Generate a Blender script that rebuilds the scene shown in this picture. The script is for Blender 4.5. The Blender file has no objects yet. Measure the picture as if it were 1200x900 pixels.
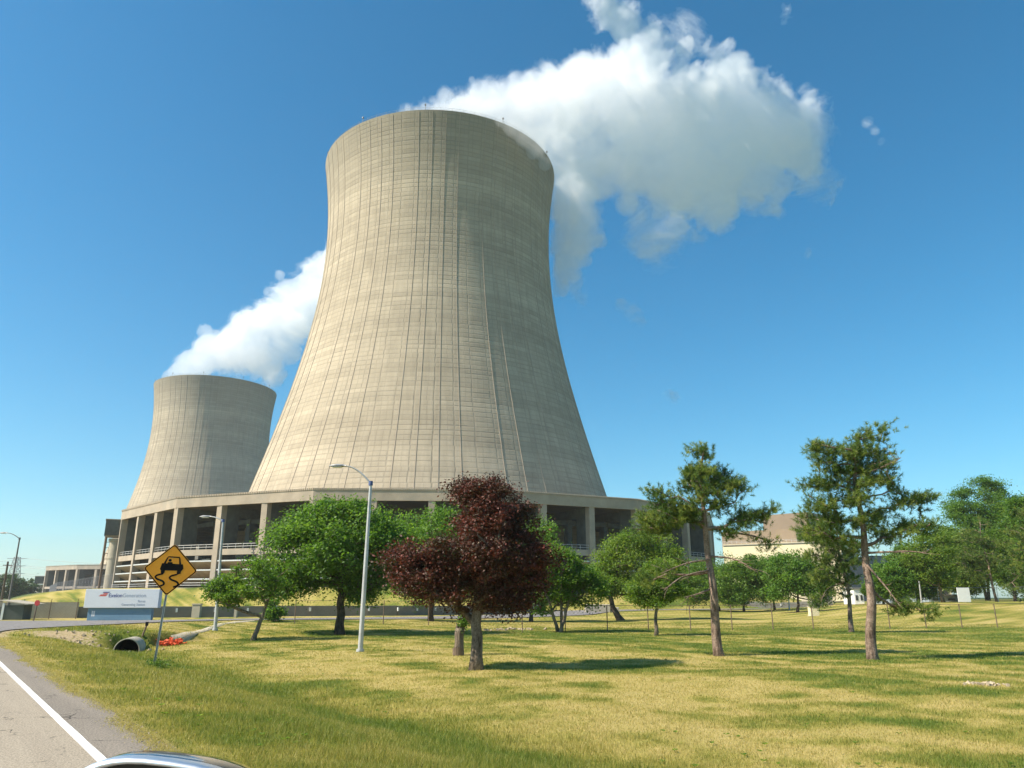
import bpy, math, random
import numpy as np
R = math.radians
scene = bpy.context.scene
COL = scene.collection
rng = np.random.default_rng(11)
random.seed(5)
NBLADES = 700000

# ------------------------------------------------------------------ camera model (also used to measure the photograph)
CAM_Z = 1.6
PITCH = R(16.0)
FPX = 873.0
cP, sP = math.cos(PITCH), math.sin(PITCH)

def ray(px, py):
    X = px - 600.0; U = 450.0 - py
    return np.array([X, FPX * cP - U * sP, FPX * sP + U * cP])

def at(px, py, Y):
    r = ray(px, py); t = Y / r[1]
    return np.array([r[0] * t, Y, CAM_Z + r[2] * t])

# ------------------------------------------------------------------ numpy noise
def _hash(ix, iy, iz, seed):
    h = (ix.astype(np.int64) * 374761393 + iy.astype(np.int64) * 668265263 + iz.astype(np.int64) * 1274126177 + seed * 974711) & 0xFFFFFFFF
    h = ((h ^ (h >> 13)) * 1274126177) & 0xFFFFFFFF
    h = (h ^ (h >> 16)) & 0xFFFFFFFF
    return h.astype(np.float32) / 4294967295.0

def vnoise(x, y, z=None, seed=0):
    x = np.asarray(x, dtype=np.float32); y = np.asarray(y, dtype=np.float32)
    z = np.zeros_like(x) if z is None else np.asarray(z, dtype=np.float32)
    fx, fy, fz = np.floor(x), np.floor(y), np.floor(z)
    tx, ty, tz = x - fx, y - fy, z - fz
    tx = tx * tx * (3 - 2 * tx); ty = ty * ty * (3 - 2 * ty); tz = tz * tz * (3 - 2 * tz)
    ix, iy, iz = fx.astype(np.int64), fy.astype(np.int64), fz.astype(np.int64)
    def c(a, b, d): return _hash(ix + a, iy + b, iz + d, seed)
    def lerp(a, b, t): return a + (b - a) * t
    two = lerp(lerp(c(0, 0, 0), c(1, 0, 0), tx), lerp(c(0, 1, 0), c(1, 1, 0), tx), ty)
    if not np.any(fz) and not np.any(tz): return two
    top = lerp(lerp(c(0, 0, 1), c(1, 0, 1), tx), lerp(c(0, 1, 1), c(1, 1, 1), tx), ty)
    return lerp(two, top, tz)

def fbm(x, y, z=None, octv=4, seed=0, gain=.5):
    s = 0; a = 1; tot = 0
    for o in range(octv):
        f = 2.03 ** o
        s = s + a * vnoise(x * f + 3.1 * o, y * f + 7.7 * o, None if z is None else z * f + 1.3 * o, seed + o)
        tot += a; a *= gain
    return s / tot          # 0..1

def sstep(a, b, v):
    t = np.clip((v - a) / (b - a), 0, 1); return t * t * (3 - 2 * t)

# ------------------------------------------------------------------ terrain
C1 = np.array([-26.9, 251.6]); C2 = np.array([-221.3, 538.3])   # centres of the two cooling towers
UV = np.array([-.6, .8]); NV = np.array([.8, .6])               # main road direction, and to its right
DECK = 3.3
CUL = np.array([-18.85, 38.6]); CAX = np.array([-.28, .96]); CAX = CAX / np.linalg.norm(CAX)   # culvert mouth and axis

def seg_dist(x, y, a, b):
    ab = b - a; t = np.clip(((x - a[0]) * ab[0] + (y - a[1]) * ab[1]) / (ab @ ab), 0, 1)
    return np.hypot(x - a[0] - ab[0] * t, y - a[1] - ab[1] * t)

RA = np.array([(-19.2, 29.6), (-24, 36.5), (-26.2, 41), (-26.2, 44.5), (-25.6, 48), (-24.8, 52), (-24.3, 61.8), (-23.2, 69), (-19, 74.5), (-12.5, 78), (-2, 83), (9, 98), (22, 132), (60, 149), (130, 152)], float)
RB = np.array([(-60, 84), (-54, 72), (-49, 66), (-44, 62), (-38, 60.5), (-33.5, 62), (-31.2, 66), (-30.6, 73), (-28, 80), (-16, 86.5), (-8, 92), (1, 105), (15, 138), (58, 156), (130, 159)], float)

def dense(P, n=8):
    out = []
    for i in range(len(P) - 1):
        p0 = P[max(i - 1, 0)]; p1 = P[i]; p2 = P[i + 1]; p3 = P[min(i + 2, len(P) - 1)]
        for k in range(n):
            t = k / n
            out.append(.5 * ((2 * p1) + (-p0 + p2) * t + (2 * p0 - 5 * p1 + 4 * p2 - p3) * t * t + (-p0 + 3 * p1 - 3 * p2 + p3) * t ** 3))
    out.append(P[-1]); return np.array(out)
RAd, RBd = dense(RA), dense(RB)
ROADPOLY = np.vstack([RAd, RBd[::-1]])

def in_poly(x, y, poly):
    x = np.asarray(x); y = np.asarray(y); c = np.zeros(x.shape, bool)
    n = len(poly)
    for i in range(n):
        x1, y1 = poly[i]; x2, y2 = poly[(i + 1) % n]
        if y1 == y2: continue
        k = ((y1 > y) != (y2 > y)) & (x < (x2 - x1) * (y - y1) / (y2 - y1) + x1)
        c ^= k
    return c

def poly_dist(x, y, P):
    d = np.full(np.shape(x), 1e9)
    for i in range(len(P) - 1): d = np.minimum(d, seg_dist(x, y, P[i], P[i + 1]))
    return d

def road_level(x, y):
    return -.48 * sstep(50, 84, y)

def ground(x, y, fine=True):
    x = np.asarray(x, dtype=float); y = np.asarray(y, dtype=float)
    n = .8 * x + .6 * y; u = -.6 * x + .8 * y
    prof = np.interp(n, [-60, -12, -10, 2.3, 2.5, 3.3, 4.8, 6.2, 7.7, 8.5, 10.2, 13, 19], [0, -.1, -.05, -.05, -.04, -.09, -.26, -.62, -.90, -.93, -.82, -.74, -.66])
    und = (fbm(x * .09, y * .09, octv=3, seed=4) - .5) * .35 + (fbm(x * .5, y * .5, octv=2, seed=9) - .5) * .07
    prof = prof + und * sstep(3.5, 9, n)
    # embankment carrying the entrance road across the ditch
    u0 = 42.9 + np.clip(6.8 - n, 0, 5) * .7 + np.clip(n - 9.2, 0, 4) * 1.2
    e = sstep(u0, u0 + 1.3, u) * sstep(60, 20, n)
    flat = np.where(n > 9, -.62 + 0 * n, -.30) + (road_level(x, y) + .02 + .30) * 0
    near_road = np.minimum(poly_dist(x, y, RAd[::4]), 30)
    t = sstep(0.6, 8.0, near_road)
    bank = (road_level(x, y) - .05) * (1 - t) + (-.16 - .40 * sstep(9.5, 15, n)) * t
    z = prof * (1 - e) + np.where(e > 0, bank, 0) * e
    inside = in_poly(x, y, ROADPOLY)
    dB = np.minimum(poly_dist(x, y, RBd[::4]), 30)
    rl = road_level(x, y) - .06
    # far side of the entrance road: level ground up to the foot of the berm
    beyond = sstep(56, 66, y) * sstep(-4, -18, x)
    z = z * (1 - beyond) + (-.48 + und * .4) * beyond
    w = 1 - sstep(0.0, 4.0, dB)
    w = np.where(y > 50, w, 0)
    z = z * (1 - w) + rl * w
    w = 1 - sstep(0.0, 3.0, near_road); w = np.where((y > 47), w, 0)
    z = z * (1 - w) + rl * w
    z = np.where(inside, rl, z)
    # the middle distance and the bank rising on the right
    ratio = x / np.maximum(y, 1)
    z = z + 1.65 * sstep(.30, .56, ratio) * sstep(56, 96, y)
    # berm on which both towers stand
    d = seg_dist(x, y, C1, C2)
    z = z + (DECK + .35 - z) * (1 - sstep(99, 121, d)) * 1.0
    z = np.where(n < -12, -.1 + 0 * z, z)
    # hollow at the mouth of the culvert
    qx, qy = x - CUL[0], y - CUL[1]; s_ = qx * CAX[0] + qy * CAX[1]; p_ = np.abs(-qx * CAX[1] + qy * CAX[0])
    hol = sstep(.95, .62, p_) * sstep(-.6, -.1, s_) * sstep(1.9, 1.5, s_)
    return z * (1 - hol) + np.minimum(z, -1.02) * hol

def hit(px, py, tmax=400):
    r = ray(px, py); ts = np.geomspace(6, tmax, 900) / r[1]
    gx, gy, gz = r[0] * ts, r[1] * ts, CAM_Z + r[2] * ts
    g = ground(gx, gy); k = np.where(gz <= g)[0]
    k = k[0] if len(k) else len(ts) - 1
    return np.array([gx[k], gy[k], float(ground(gx[k:k + 1], gy[k:k + 1])[0])])

def gz(x, y): return float(ground(np.array([x]), np.array([y]))[0])

def dryness(x, y):
    """0 = lush green, 1 = straw"""
    n = .8 * x + .6 * y; u = -.6 * x + .8 * y
    a = fbm(n * .16 + 5, u * .055, octv=4, seed=21)
    b = fbm(x * .9, y * 1.3, octv=3, seed=30)
    d = .55 + (a - .5) * 1.3 + (b - .5) * 1.6 + (fbm(n * .55, u * .22, octv=3, seed=61) - .5) * 1.1
    # mower stripes roughly parallel to the road
    d += (.13 * np.sin(n * 2.7 + 3.5 * vnoise(u * .09, n * .1, seed=3)) + .42 * (fbm(n * 1.9, u * .16, octv=3, seed=88) - .5)) * sstep(8.6, 11, n) * sstep(70, 40, y)
    ditch = np.exp(-((n - 7.9 - .4 * np.sin(u * .3)) / .75) ** 2)
    d -= .55 * ditch
    d += .20 * np.exp(-((n - 11.5) / 1.6) ** 2)
    d = np.where(n < 12, d + (.50 - d) * .55 * np.exp(-((n - 6.2) / 4.2) ** 6), d); d += .12 * np.exp(-((n - 4.6) / 1.9) ** 4)
    d -= .02 * sstep(34, 44, y) * sstep(64, 56, y) * sstep(-6, 4, x) + .04 * sstep(14, 24, n)
    d += .35 * np.exp(-((n - 2.75) / .3) ** 2)
    d += .26 * sstep(58, 66, y) - .22 * sstep(100, 130, y)
    d -= .20 * sstep(13, 20, np.abs(x - 34)) * 0
    return np.clip(d, 0, 1)

# ------------------------------------------------------------------ object helpers
def link(o, parent=None):
    COL.objects.link(o)
    if parent is not None: o.parent = parent
    return o

def tag(o, label=None, cat=None, group=None, kind=None):
    if label: o['label'] = label
    if cat: o['category'] = cat
    if group: o['group'] = group
    if kind: o['kind'] = kind
    return o

def empty(name, loc, label, cat, group=None, rz=0):
    o = bpy.data.objects.new(name, None); o.empty_display_size = .3
    link(o); o.location = [float(v) for v in loc]; o.rotation_euler = (0, 0, rz)
    return tag(o, label, cat, group)

def mesh_np(name, V, F, mats, parent=None, smooth=False, attrs=None, loc=None, midx=None):
    """V (n,3); F (m,k) with one k, or a list of faces of mixed size"""
    me = bpy.data.meshes.new(name)
    V = np.asarray(V, dtype=np.float32)
    if isinstance(F, np.ndarray):
        m, k = F.shape
        me.vertices.add(len(V)); me.vertices.foreach_set('co', V.ravel())
        me.loops.add(m * k); me.loops.foreach_set('vertex_index', F.astype(np.int32).ravel())
        me.polygons.add(m); me.polygons.foreach_set('loop_start', np.arange(0, m * k, k, dtype=np.int32))
        me.polygons.foreach_set('loop_total', np.full(m, k, dtype=np.int32))
    else:
        me.from_pydata(V.tolist(), [], [list(map(int, f)) for f in F])
    for mt in (mats if isinstance(mats, (list, tuple)) else [mats]): me.materials.append(mt)
    if midx is not None: me.polygons.foreach_set('material_index', np.asarray(midx, dtype=np.int32))
    me.update(calc_edges=True)
    if smooth: me.polygons.foreach_set('use_smooth', np.ones(len(me.polygons), dtype=bool))
    if attrs:
        for an, (dom, data) in attrs.items():
            at_ = me.attributes.new(an, 'FLOAT', dom); at_.data.foreach_set('value', np.asarray(data, dtype=np.float32).ravel())
    me.validate(clean_customdata=False)
    o = bpy.data.objects.new(name, me); link(o, parent)
    if loc is not None: o.location = [float(v) for v in loc]
    return o

class MB:
    """collects shapes for ONE mesh"""
    def __init__(s): s.v = []; s.f = []
    def add(s, V, F):
        b = len(s.v); s.v += [tuple(map(float, p)) for p in V]; s.f += [[b + i for i in f] for f in F]; return s
    def box(s, c, d, rz=0, M=None):
        hx, hy, hz = d[0] / 2, d[1] / 2, d[2] / 2
        P = np.array([(x, y, z) for z in (-hz, hz) for x, y in ((-hx, -hy), (hx, -hy), (hx, hy), (-hx, hy))])
        if M is not None: P = P @ np.array(M).T
        ca, sa = math.cos(rz), math.sin(rz)
        P = np.c_[P[:, 0] * ca - P[:, 1] * sa, P[:, 0] * sa + P[:, 1] * ca, P[:, 2]] + np.array(c)
        return s.add(P, [(3, 2, 1, 0), (4, 5, 6, 7), (0, 1, 5, 4), (1, 2, 6, 5), (2, 3, 7, 6), (3, 0, 4, 7)])
    def tube(s, pts, rad, seg=8, cap=True):
        pts = np.asarray(pts, float); n = len(pts); rad = np.broadcast_to(np.asarray(rad, float), (n,))
        V = []; up = np.array([0, 0, 1.0])
        for i in range(n):
            d = pts[min(i + 1, n - 1)] - pts[max(i - 1, 0)]; d = d / (np.linalg.norm(d) + 1e-9)
            ref = up if abs(d[2]) < .95 else np.array([1.0, 0, 0])
            if i == 0: a = np.cross(d, ref)
            else: a = a - d * (a @ d)
            a = a / (np.linalg.norm(a) + 1e-9); b = np.cross(d, a)
            for k in range(seg):
                t = 2 * math.pi * k / seg; V.append(pts[i] + rad[i] * (a * math.cos(t) + b * math.sin(t)))
        F = [(i * seg + k, i * seg + (k + 1) % seg, (i + 1) * seg + (k + 1) % seg, (i + 1) * seg + k) for i in range(n - 1) for k in range(seg)]
        if cap: F += [tuple(range(seg))[::-1], tuple((n - 1) * seg + k for k in range(seg))]
        return s.add(V, F)
    def prism(s, outline, z0, z1):
        n = len(outline); V = [(x, y, z0) for x, y in outline] + [(x, y, z1) for x, y in outline]
        return s.add(V, [tuple(range(n))[::-1], tuple(range(n, 2 * n))] + [(i, (i + 1) % n, n + (i + 1) % n, n + i) for i in range(n)])
    def extr(s, outline3, off):
        n = len(outline3); O = [np.array(p, float) for p in outline3]; off = np.array(off, float)
        V = O + [p + off for p in O]
        return s.add(V, [tuple(range(n))[::-1], tuple(range(n, 2 * n))] + [(i, (i + 1) % n, n + (i + 1) % n, n + i) for i in range(n)])
    def build(s, name, mat, parent=None, smooth=False, loc=None, bevel=0, M=None):
        V = np.array(s.v)
        if M is not None: V = V @ np.array(M).T
        o = mesh_np(name, V, s.f, mat, parent, smooth, loc=loc)
        if bevel:
            b = o.modifiers.new('Bevel', 'BEVEL'); b.width = bevel; b.segments = 2; b.limit_method = 'ANGLE'
        return o

def copy_tree(o, parent=None):
    c = o.copy(); COL.objects.link(c); c.parent = parent
    for ch in [k for k in bpy.data.objects if k.parent == o]: copy_tree(ch, c)
    return c

# ------------------------------------------------------------------ materials
def new_mat(name):
    m = bpy.data.materials.new(name); m.use_nodes = True; nt = m.node_tree
    bs = nt.nodes['Principled BSDF']; return m, nt, bs

def nd(nt, t, **kw):
    n = nt.nodes.new(t)
    for k, v in kw.items():
        if k.startswith('i_'): n.inputs[k[2:].replace('_', ' ')].default_value = v
        else: setattr(n, k, v)
    return n

def math_n(nt, op, a, b=None, c=None, clamp=False):
    n = nt.nodes.new('ShaderNodeMath'); n.operation = op; n.use_clamp = clamp
    for i, v in enumerate((a, b, c)):
        if v is None: continue
        if isinstance(v, (int, float)): n.inputs[i].default_value = v
        else: nt.links.new(v, n.inputs[i])
    return n.outputs[0]

def mix_c(nt, f, a, b, blend='MIX'):
    n = nt.nodes.new('ShaderNodeMix'); n.data_type = 'RGBA'; n.blend_type = blend; n.clamp_factor = True
    for s_, v in ((n.inputs[0], f), (n.inputs[6], a), (n.inputs[7], b)):
        if isinstance(v, (int, float)): s_.default_value = v
        elif isinstance(v, (tuple, list)): s_.default_value = (*v[:3], 1)
        else: nt.links.new(v, s_)
    return n.outputs[2]

def noise_n(nt, vec, scale, detail=4, rough=.55, dim='3D'):
    n = nt.nodes.new('ShaderNodeTexNoise'); n.noise_dimensions = dim
    n.inputs['Scale'].default_value = scale; n.inputs['Detail'].default_value = detail; n.inputs['Roughness'].default_value = rough
    if vec is not None: nt.links.new(vec, n.inputs['Vector'])
    return n.outputs['Fac']

def ramp(nt, f, stops):
    n = nt.nodes.new('ShaderNodeValToRGB'); cr = n.color_ramp
    while len(cr.elements) < len(stops): cr.elements.new(.5)
    for e, (p, c) in zip(cr.elements, stops):
        e.position = p; e.color = (*c, 1) if len(c) == 3 else c
    nt.links.new(f, n.inputs[0]); return n.outputs[0]

def plain(name, col, rough=.6, metal=0, var=.12, scale=3.0, bump=0, spec=None, dirt=None):
    m, nt, bs = new_mat(name)
    tc = nd(nt, 'ShaderNodeTexCoord')
    f = noise_n(nt, tc.outputs['Object'], scale, 5, .6)
    lo = tuple(c * (1 - var) for c in col); hi = tuple(min(1, c * (1 + var)) for c in col)
    c = ramp(nt, f, [(.3, lo), (.7, hi)])
    if dirt:
        f2 = noise_n(nt, tc.outputs['Object'], scale * .37, 6, .7)
        c = mix_c(nt, ramp(nt, f2, [(.5, (0, 0, 0)), (.72, (1, 1, 1))]), c, dirt)
    nt.links.new(c, bs.inputs['Base Color'])
    bs.inputs['Roughness'].default_value = rough; bs.inputs['Metallic'].default_value = metal
    if spec is not None: bs.inputs['Specular IOR Level'].default_value = spec
    if bump:
        b = nd(nt, 'ShaderNodeBump'); b.inputs['Strength'].default_value = bump; b.inputs['Distance'].default_value = .02
        nt.links.new(noise_n(nt, tc.outputs['Object'], scale * 8, 4), b.inputs['Height']); nt.links.new(b.outputs[0], bs.inputs['Normal'])
    return m

M = {}
M['concrete'] = plain('weathered concrete', (.37, .305, .232), .9, var=.14, scale=.35, bump=.3, dirt=(.29, .26, .21))
M['concrete_pale'] = plain('pale concrete', (.41, .365, .285), .9, var=.14, scale=.8, dirt=(.33, .28, .2))
M['concrete_dark'] = plain('dark shade-toned concrete', (.085, .098, .09), .9, var=.3, scale=.5)  # shade inside the ring bays put into the colour; also dark huts
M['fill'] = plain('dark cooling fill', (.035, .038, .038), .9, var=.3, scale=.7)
M['louvre'] = plain('weathered tan louvre board', (.42, .33, .21), .85, var=.2, scale=.5, dirt=(.26, .20, .13))
M['galv'] = plain('galvanised steel', (.42, .43, .44), .45, .7, var=.12, scale=6)
M['greysteel'] = plain('grey painted steel', (.33, .33, .33), .5, .3, var=.12, scale=6)
M['lampwhite'] = plain('weathered aluminium pole', (.50, .50, .49), .5, .35, var=.14, scale=2, dirt=(.30, .27, .24))
M['darkpole'] = plain('weathered bronze pole', (.16, .15, .14), .6, .2)
M['white'] = plain('white paint', (.80, .80, .79), .5, var=.04)
M['black'] = plain('black paint', (.008, .008, .009), .8, var=.1, spec=.1)
M['rust'] = plain('rusty steel', (.16, .11, .075), .8, var=.3)
M['wood'] = plain('creosoted wood', (.10, .075, .055), .85, var=.3, scale=4)
M['beige'] = plain('beige cladding', (.74, .64, .41), .7, var=.05, scale=.2)
M['brown'] = plain('brown cladding', (.22, .165, .11), .7, var=.08, scale=.15)
M['slate'] = plain('slate grey cladding', (.17, .17, .175), .7, var=.08, scale=.2)
M['orange_sign'] = plain('amber sign sheeting', (1.0, .36, .012), .6, var=.07, scale=5)
M['sign_face'] = plain('pale grey sign panel', (.54, .58, .66), .5, var=.03, scale=.8)
M['sign_base'] = plain('steel blue sign plinth', (.115, .22, .34), .55, var=.08, scale=1.2)
M['capblue'] = plain('blue grey pole cap', (.06, .09, .22), .5)
M['navy'] = plain('navy lettering', (.035, .05, .20), .5, var=.03)
M['greyink'] = plain('grey lettering', (.22, .27, .38), .5, var=.03)
M['redink'] = plain('brick red emblem', (.45, .085, .075), .5, var=.03)
M['orange_net'] = plain('orange plastic mesh', (.80, .12, .03), .6, var=.25, scale=9)
M['stone'] = plain('broken stone', (.36, .29, .20), .9, var=.3, scale=6, bump=.5)
M['red'] = plain('faded red paint', (.42, .03, .03), .5)
M['glassy'] = plain('bluish tank panel', (.26, .32, .38), .5, var=.2, scale=.5)
M['mulch'] = plain('dark mulch', (.035, .024, .018), .95, var=.4, scale=9)
M['railwhite'] = plain('pale galvanised rail', (.58, .58, .56), .5, .3)
M['clod'] = plain('dry tan clod', (.40, .31, .19), .95, var=.3, scale=5)
# ------------------------------------------------------------------ ground, asphalt, shell, foliage materials
def ground_mat():
    m, nt, bs = new_mat('mown lawn'); L = nt.links
    tc = nd(nt, 'ShaderNodeTexCoord'); P = tc.outputs['Object']
    dry = nd(nt, 'ShaderNodeAttribute', attribute_name='dry').outputs['Fac']
    dirt = nd(nt, 'ShaderNodeAttribute', attribute_name='dirt').outputs['Fac']
    mp = nd(nt, 'ShaderNodeMapping'); mp.inputs['Rotation'].default_value = (0, 0, R(-37)); mp.inputs['Scale'].default_value = (1, .35, 1)
    L.new(P, mp.inputs['Vector'])
    n1 = noise_n(nt, mp.outputs[0], 1.6, 6, .65); n2 = noise_n(nt, P, 9, 5, .7); n3 = noise_n(nt, P, 45, 3, .7)
    v = math_n(nt, 'MULTIPLY_ADD', n1, .75, -.375)
    v = math_n(nt, 'ADD', dry, v)
    v = math_n(nt, 'MULTIPLY_ADD', n2, .5, v); v = math_n(nt, 'ADD', v, -.25)
    c = ramp(nt, v, [(.0, (.075, .115, .018)), (.28, (.135, .165, .028)), (.52, (.235, .218, .046)), (.75, (.335, .282, .076)), (1, (.43, .34, .125))])
    c = mix_c(nt, math_n(nt, 'MULTIPLY', math_n(nt, 'SUBTRACT', n3, .5, clamp=True), 1.5), c, (.03, .04, .012))
    dc = ramp(nt, n2, [(.3, (.30, .22, .13)), (.7, (.46, .36, .23))])
    df = math_n(nt, 'MULTIPLY_ADD', n2, 1.2, -.6); df = math_n(nt, 'ADD', dirt, df)
    c = mix_c(nt, ramp(nt, df, [(.45, (0, 0, 0)), (.6, (1, 1, 1))]), c, dc)
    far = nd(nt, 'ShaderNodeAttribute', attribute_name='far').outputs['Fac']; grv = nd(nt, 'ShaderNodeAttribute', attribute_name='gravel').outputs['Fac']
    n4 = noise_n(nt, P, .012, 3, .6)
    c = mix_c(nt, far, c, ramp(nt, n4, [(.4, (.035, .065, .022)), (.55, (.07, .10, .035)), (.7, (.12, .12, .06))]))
    c = mix_c(nt, grv, c, ramp(nt, n2, [(.3, (.22, .21, .19)), (.7, (.34, .32, .29))]))
    L.new(c, bs.inputs['Base Color']); bs.inputs['Roughness'].default_value = 1; bs.inputs['Specular IOR Level'].default_value = .1
    b = nd(nt, 'ShaderNodeBump'); b.inputs['Strength'].default_value = .7; b.inputs['Distance'].default_value = .05
    h = math_n(nt, 'ADD', n2, math_n(nt, 'MULTIPLY', n3, .7)); L.new(h, b.inputs['Height']); L.new(b.outputs[0], bs.inputs['Normal'])
    return m
M['ground'] = ground_mat()

def asphalt_mat(name, base, tan):
    m, nt, bs = new_mat(name); L = nt.links
    P = nd(nt, 'ShaderNodeTexCoord').outputs['Object']
    mp = nd(nt, 'ShaderNodeMapping'); mp.inputs['Rotation'].default_value = (0, 0, R(-36.87)); L.new(P, mp.inputs['Vector'])
    sx = nd(nt, 'ShaderNodeSeparateXYZ'); 
    mp2 = nd(nt, 'ShaderNodeMapping'); mp2.inputs['Scale'].default_value = (1, .08, 1); L.new(mp.outputs[0], mp2.inputs['Vector'])
    n1 = noise_n(nt, mp2.outputs[0], 2.2, 5, .6); n2 = noise_n(nt, P, 42, 5, .85); n3 = noise_n(nt, P, 1.1, 6, .7)
    vo = nd(nt, 'ShaderNodeTexVoronoi', feature='DISTANCE_TO_EDGE'); vo.inputs['Scale'].default_value = .9; vo.inputs['Randomness'].default_value = 1
    wr = nd(nt, 'ShaderNodeMapping'); 
    ds = nd(nt, 'ShaderNodeVectorMath', operation='ADD'); nn = nd(nt, 'ShaderNodeTexNoise'); nn.inputs['Scale'].default_value = 3; nn.inputs['Detail'].default_value = 5
    L.new(P, nn.inputs['Vector']); sc = nd(nt, 'ShaderNodeVectorMath', operation='SCALE'); sc.inputs['Scale'].default_value = .5
    L.new(nn.outputs['Color'], sc.inputs[0]); L.new(mp.outputs[0], ds.inputs[0]); L.new(sc.outputs[0], ds.inputs[1]); L.new(ds.outputs[0], vo.inputs['Vector'])
    crack = ramp(nt, vo.outputs['Distance'], [(.004, (1, 1, 1)), (.014, (0, 0, 0))])
    crack = mix_c(nt, 1.0, crack, ramp(nt, n3, [(.5, (0, 0, 0)), (.6, (1, 1, 1))]), 'MULTIPLY')
    c = ramp(nt, n1, [(.3, base), (.7, tan)])
    c = mix_c(nt, .55, c, ramp(nt, n2, [(.38, tuple(v * .25 for v in base)), (.62, tuple(min(1, v * 1.9) for v in tan))]))
    c = mix_c(nt, crack, c, (.025, .022, .02))
    L.new(c, bs.inputs['Base Color']); bs.inputs['Roughness'].default_value = .9; bs.inputs['Specular IOR Level'].default_value = .2
    b = nd(nt, 'ShaderNodeBump'); b.inputs['Strength'].default_value = .5; b.inputs['Distance'].default_value = .008
    L.new(n2, b.inputs['Height']); L.new(b.outputs[0], bs.inputs['Normal'])
    return m
M['asphalt'] = asphalt_mat('worn lane asphalt', (.215, .18, .14), (.34, .29, .222))
M['shoulder'] = asphalt_mat('shoulder asphalt', (.12, .105, .09), (.25, .215, .175))
M['asphalt2'] = asphalt_mat('grey entrance asphalt', (.16, .15, .145), (.21, .195, .185))
M['paint'] = plain('worn road paint', (.74, .73, .70), .7, var=.08, scale=3, dirt=(.52, .48, .42))

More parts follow.
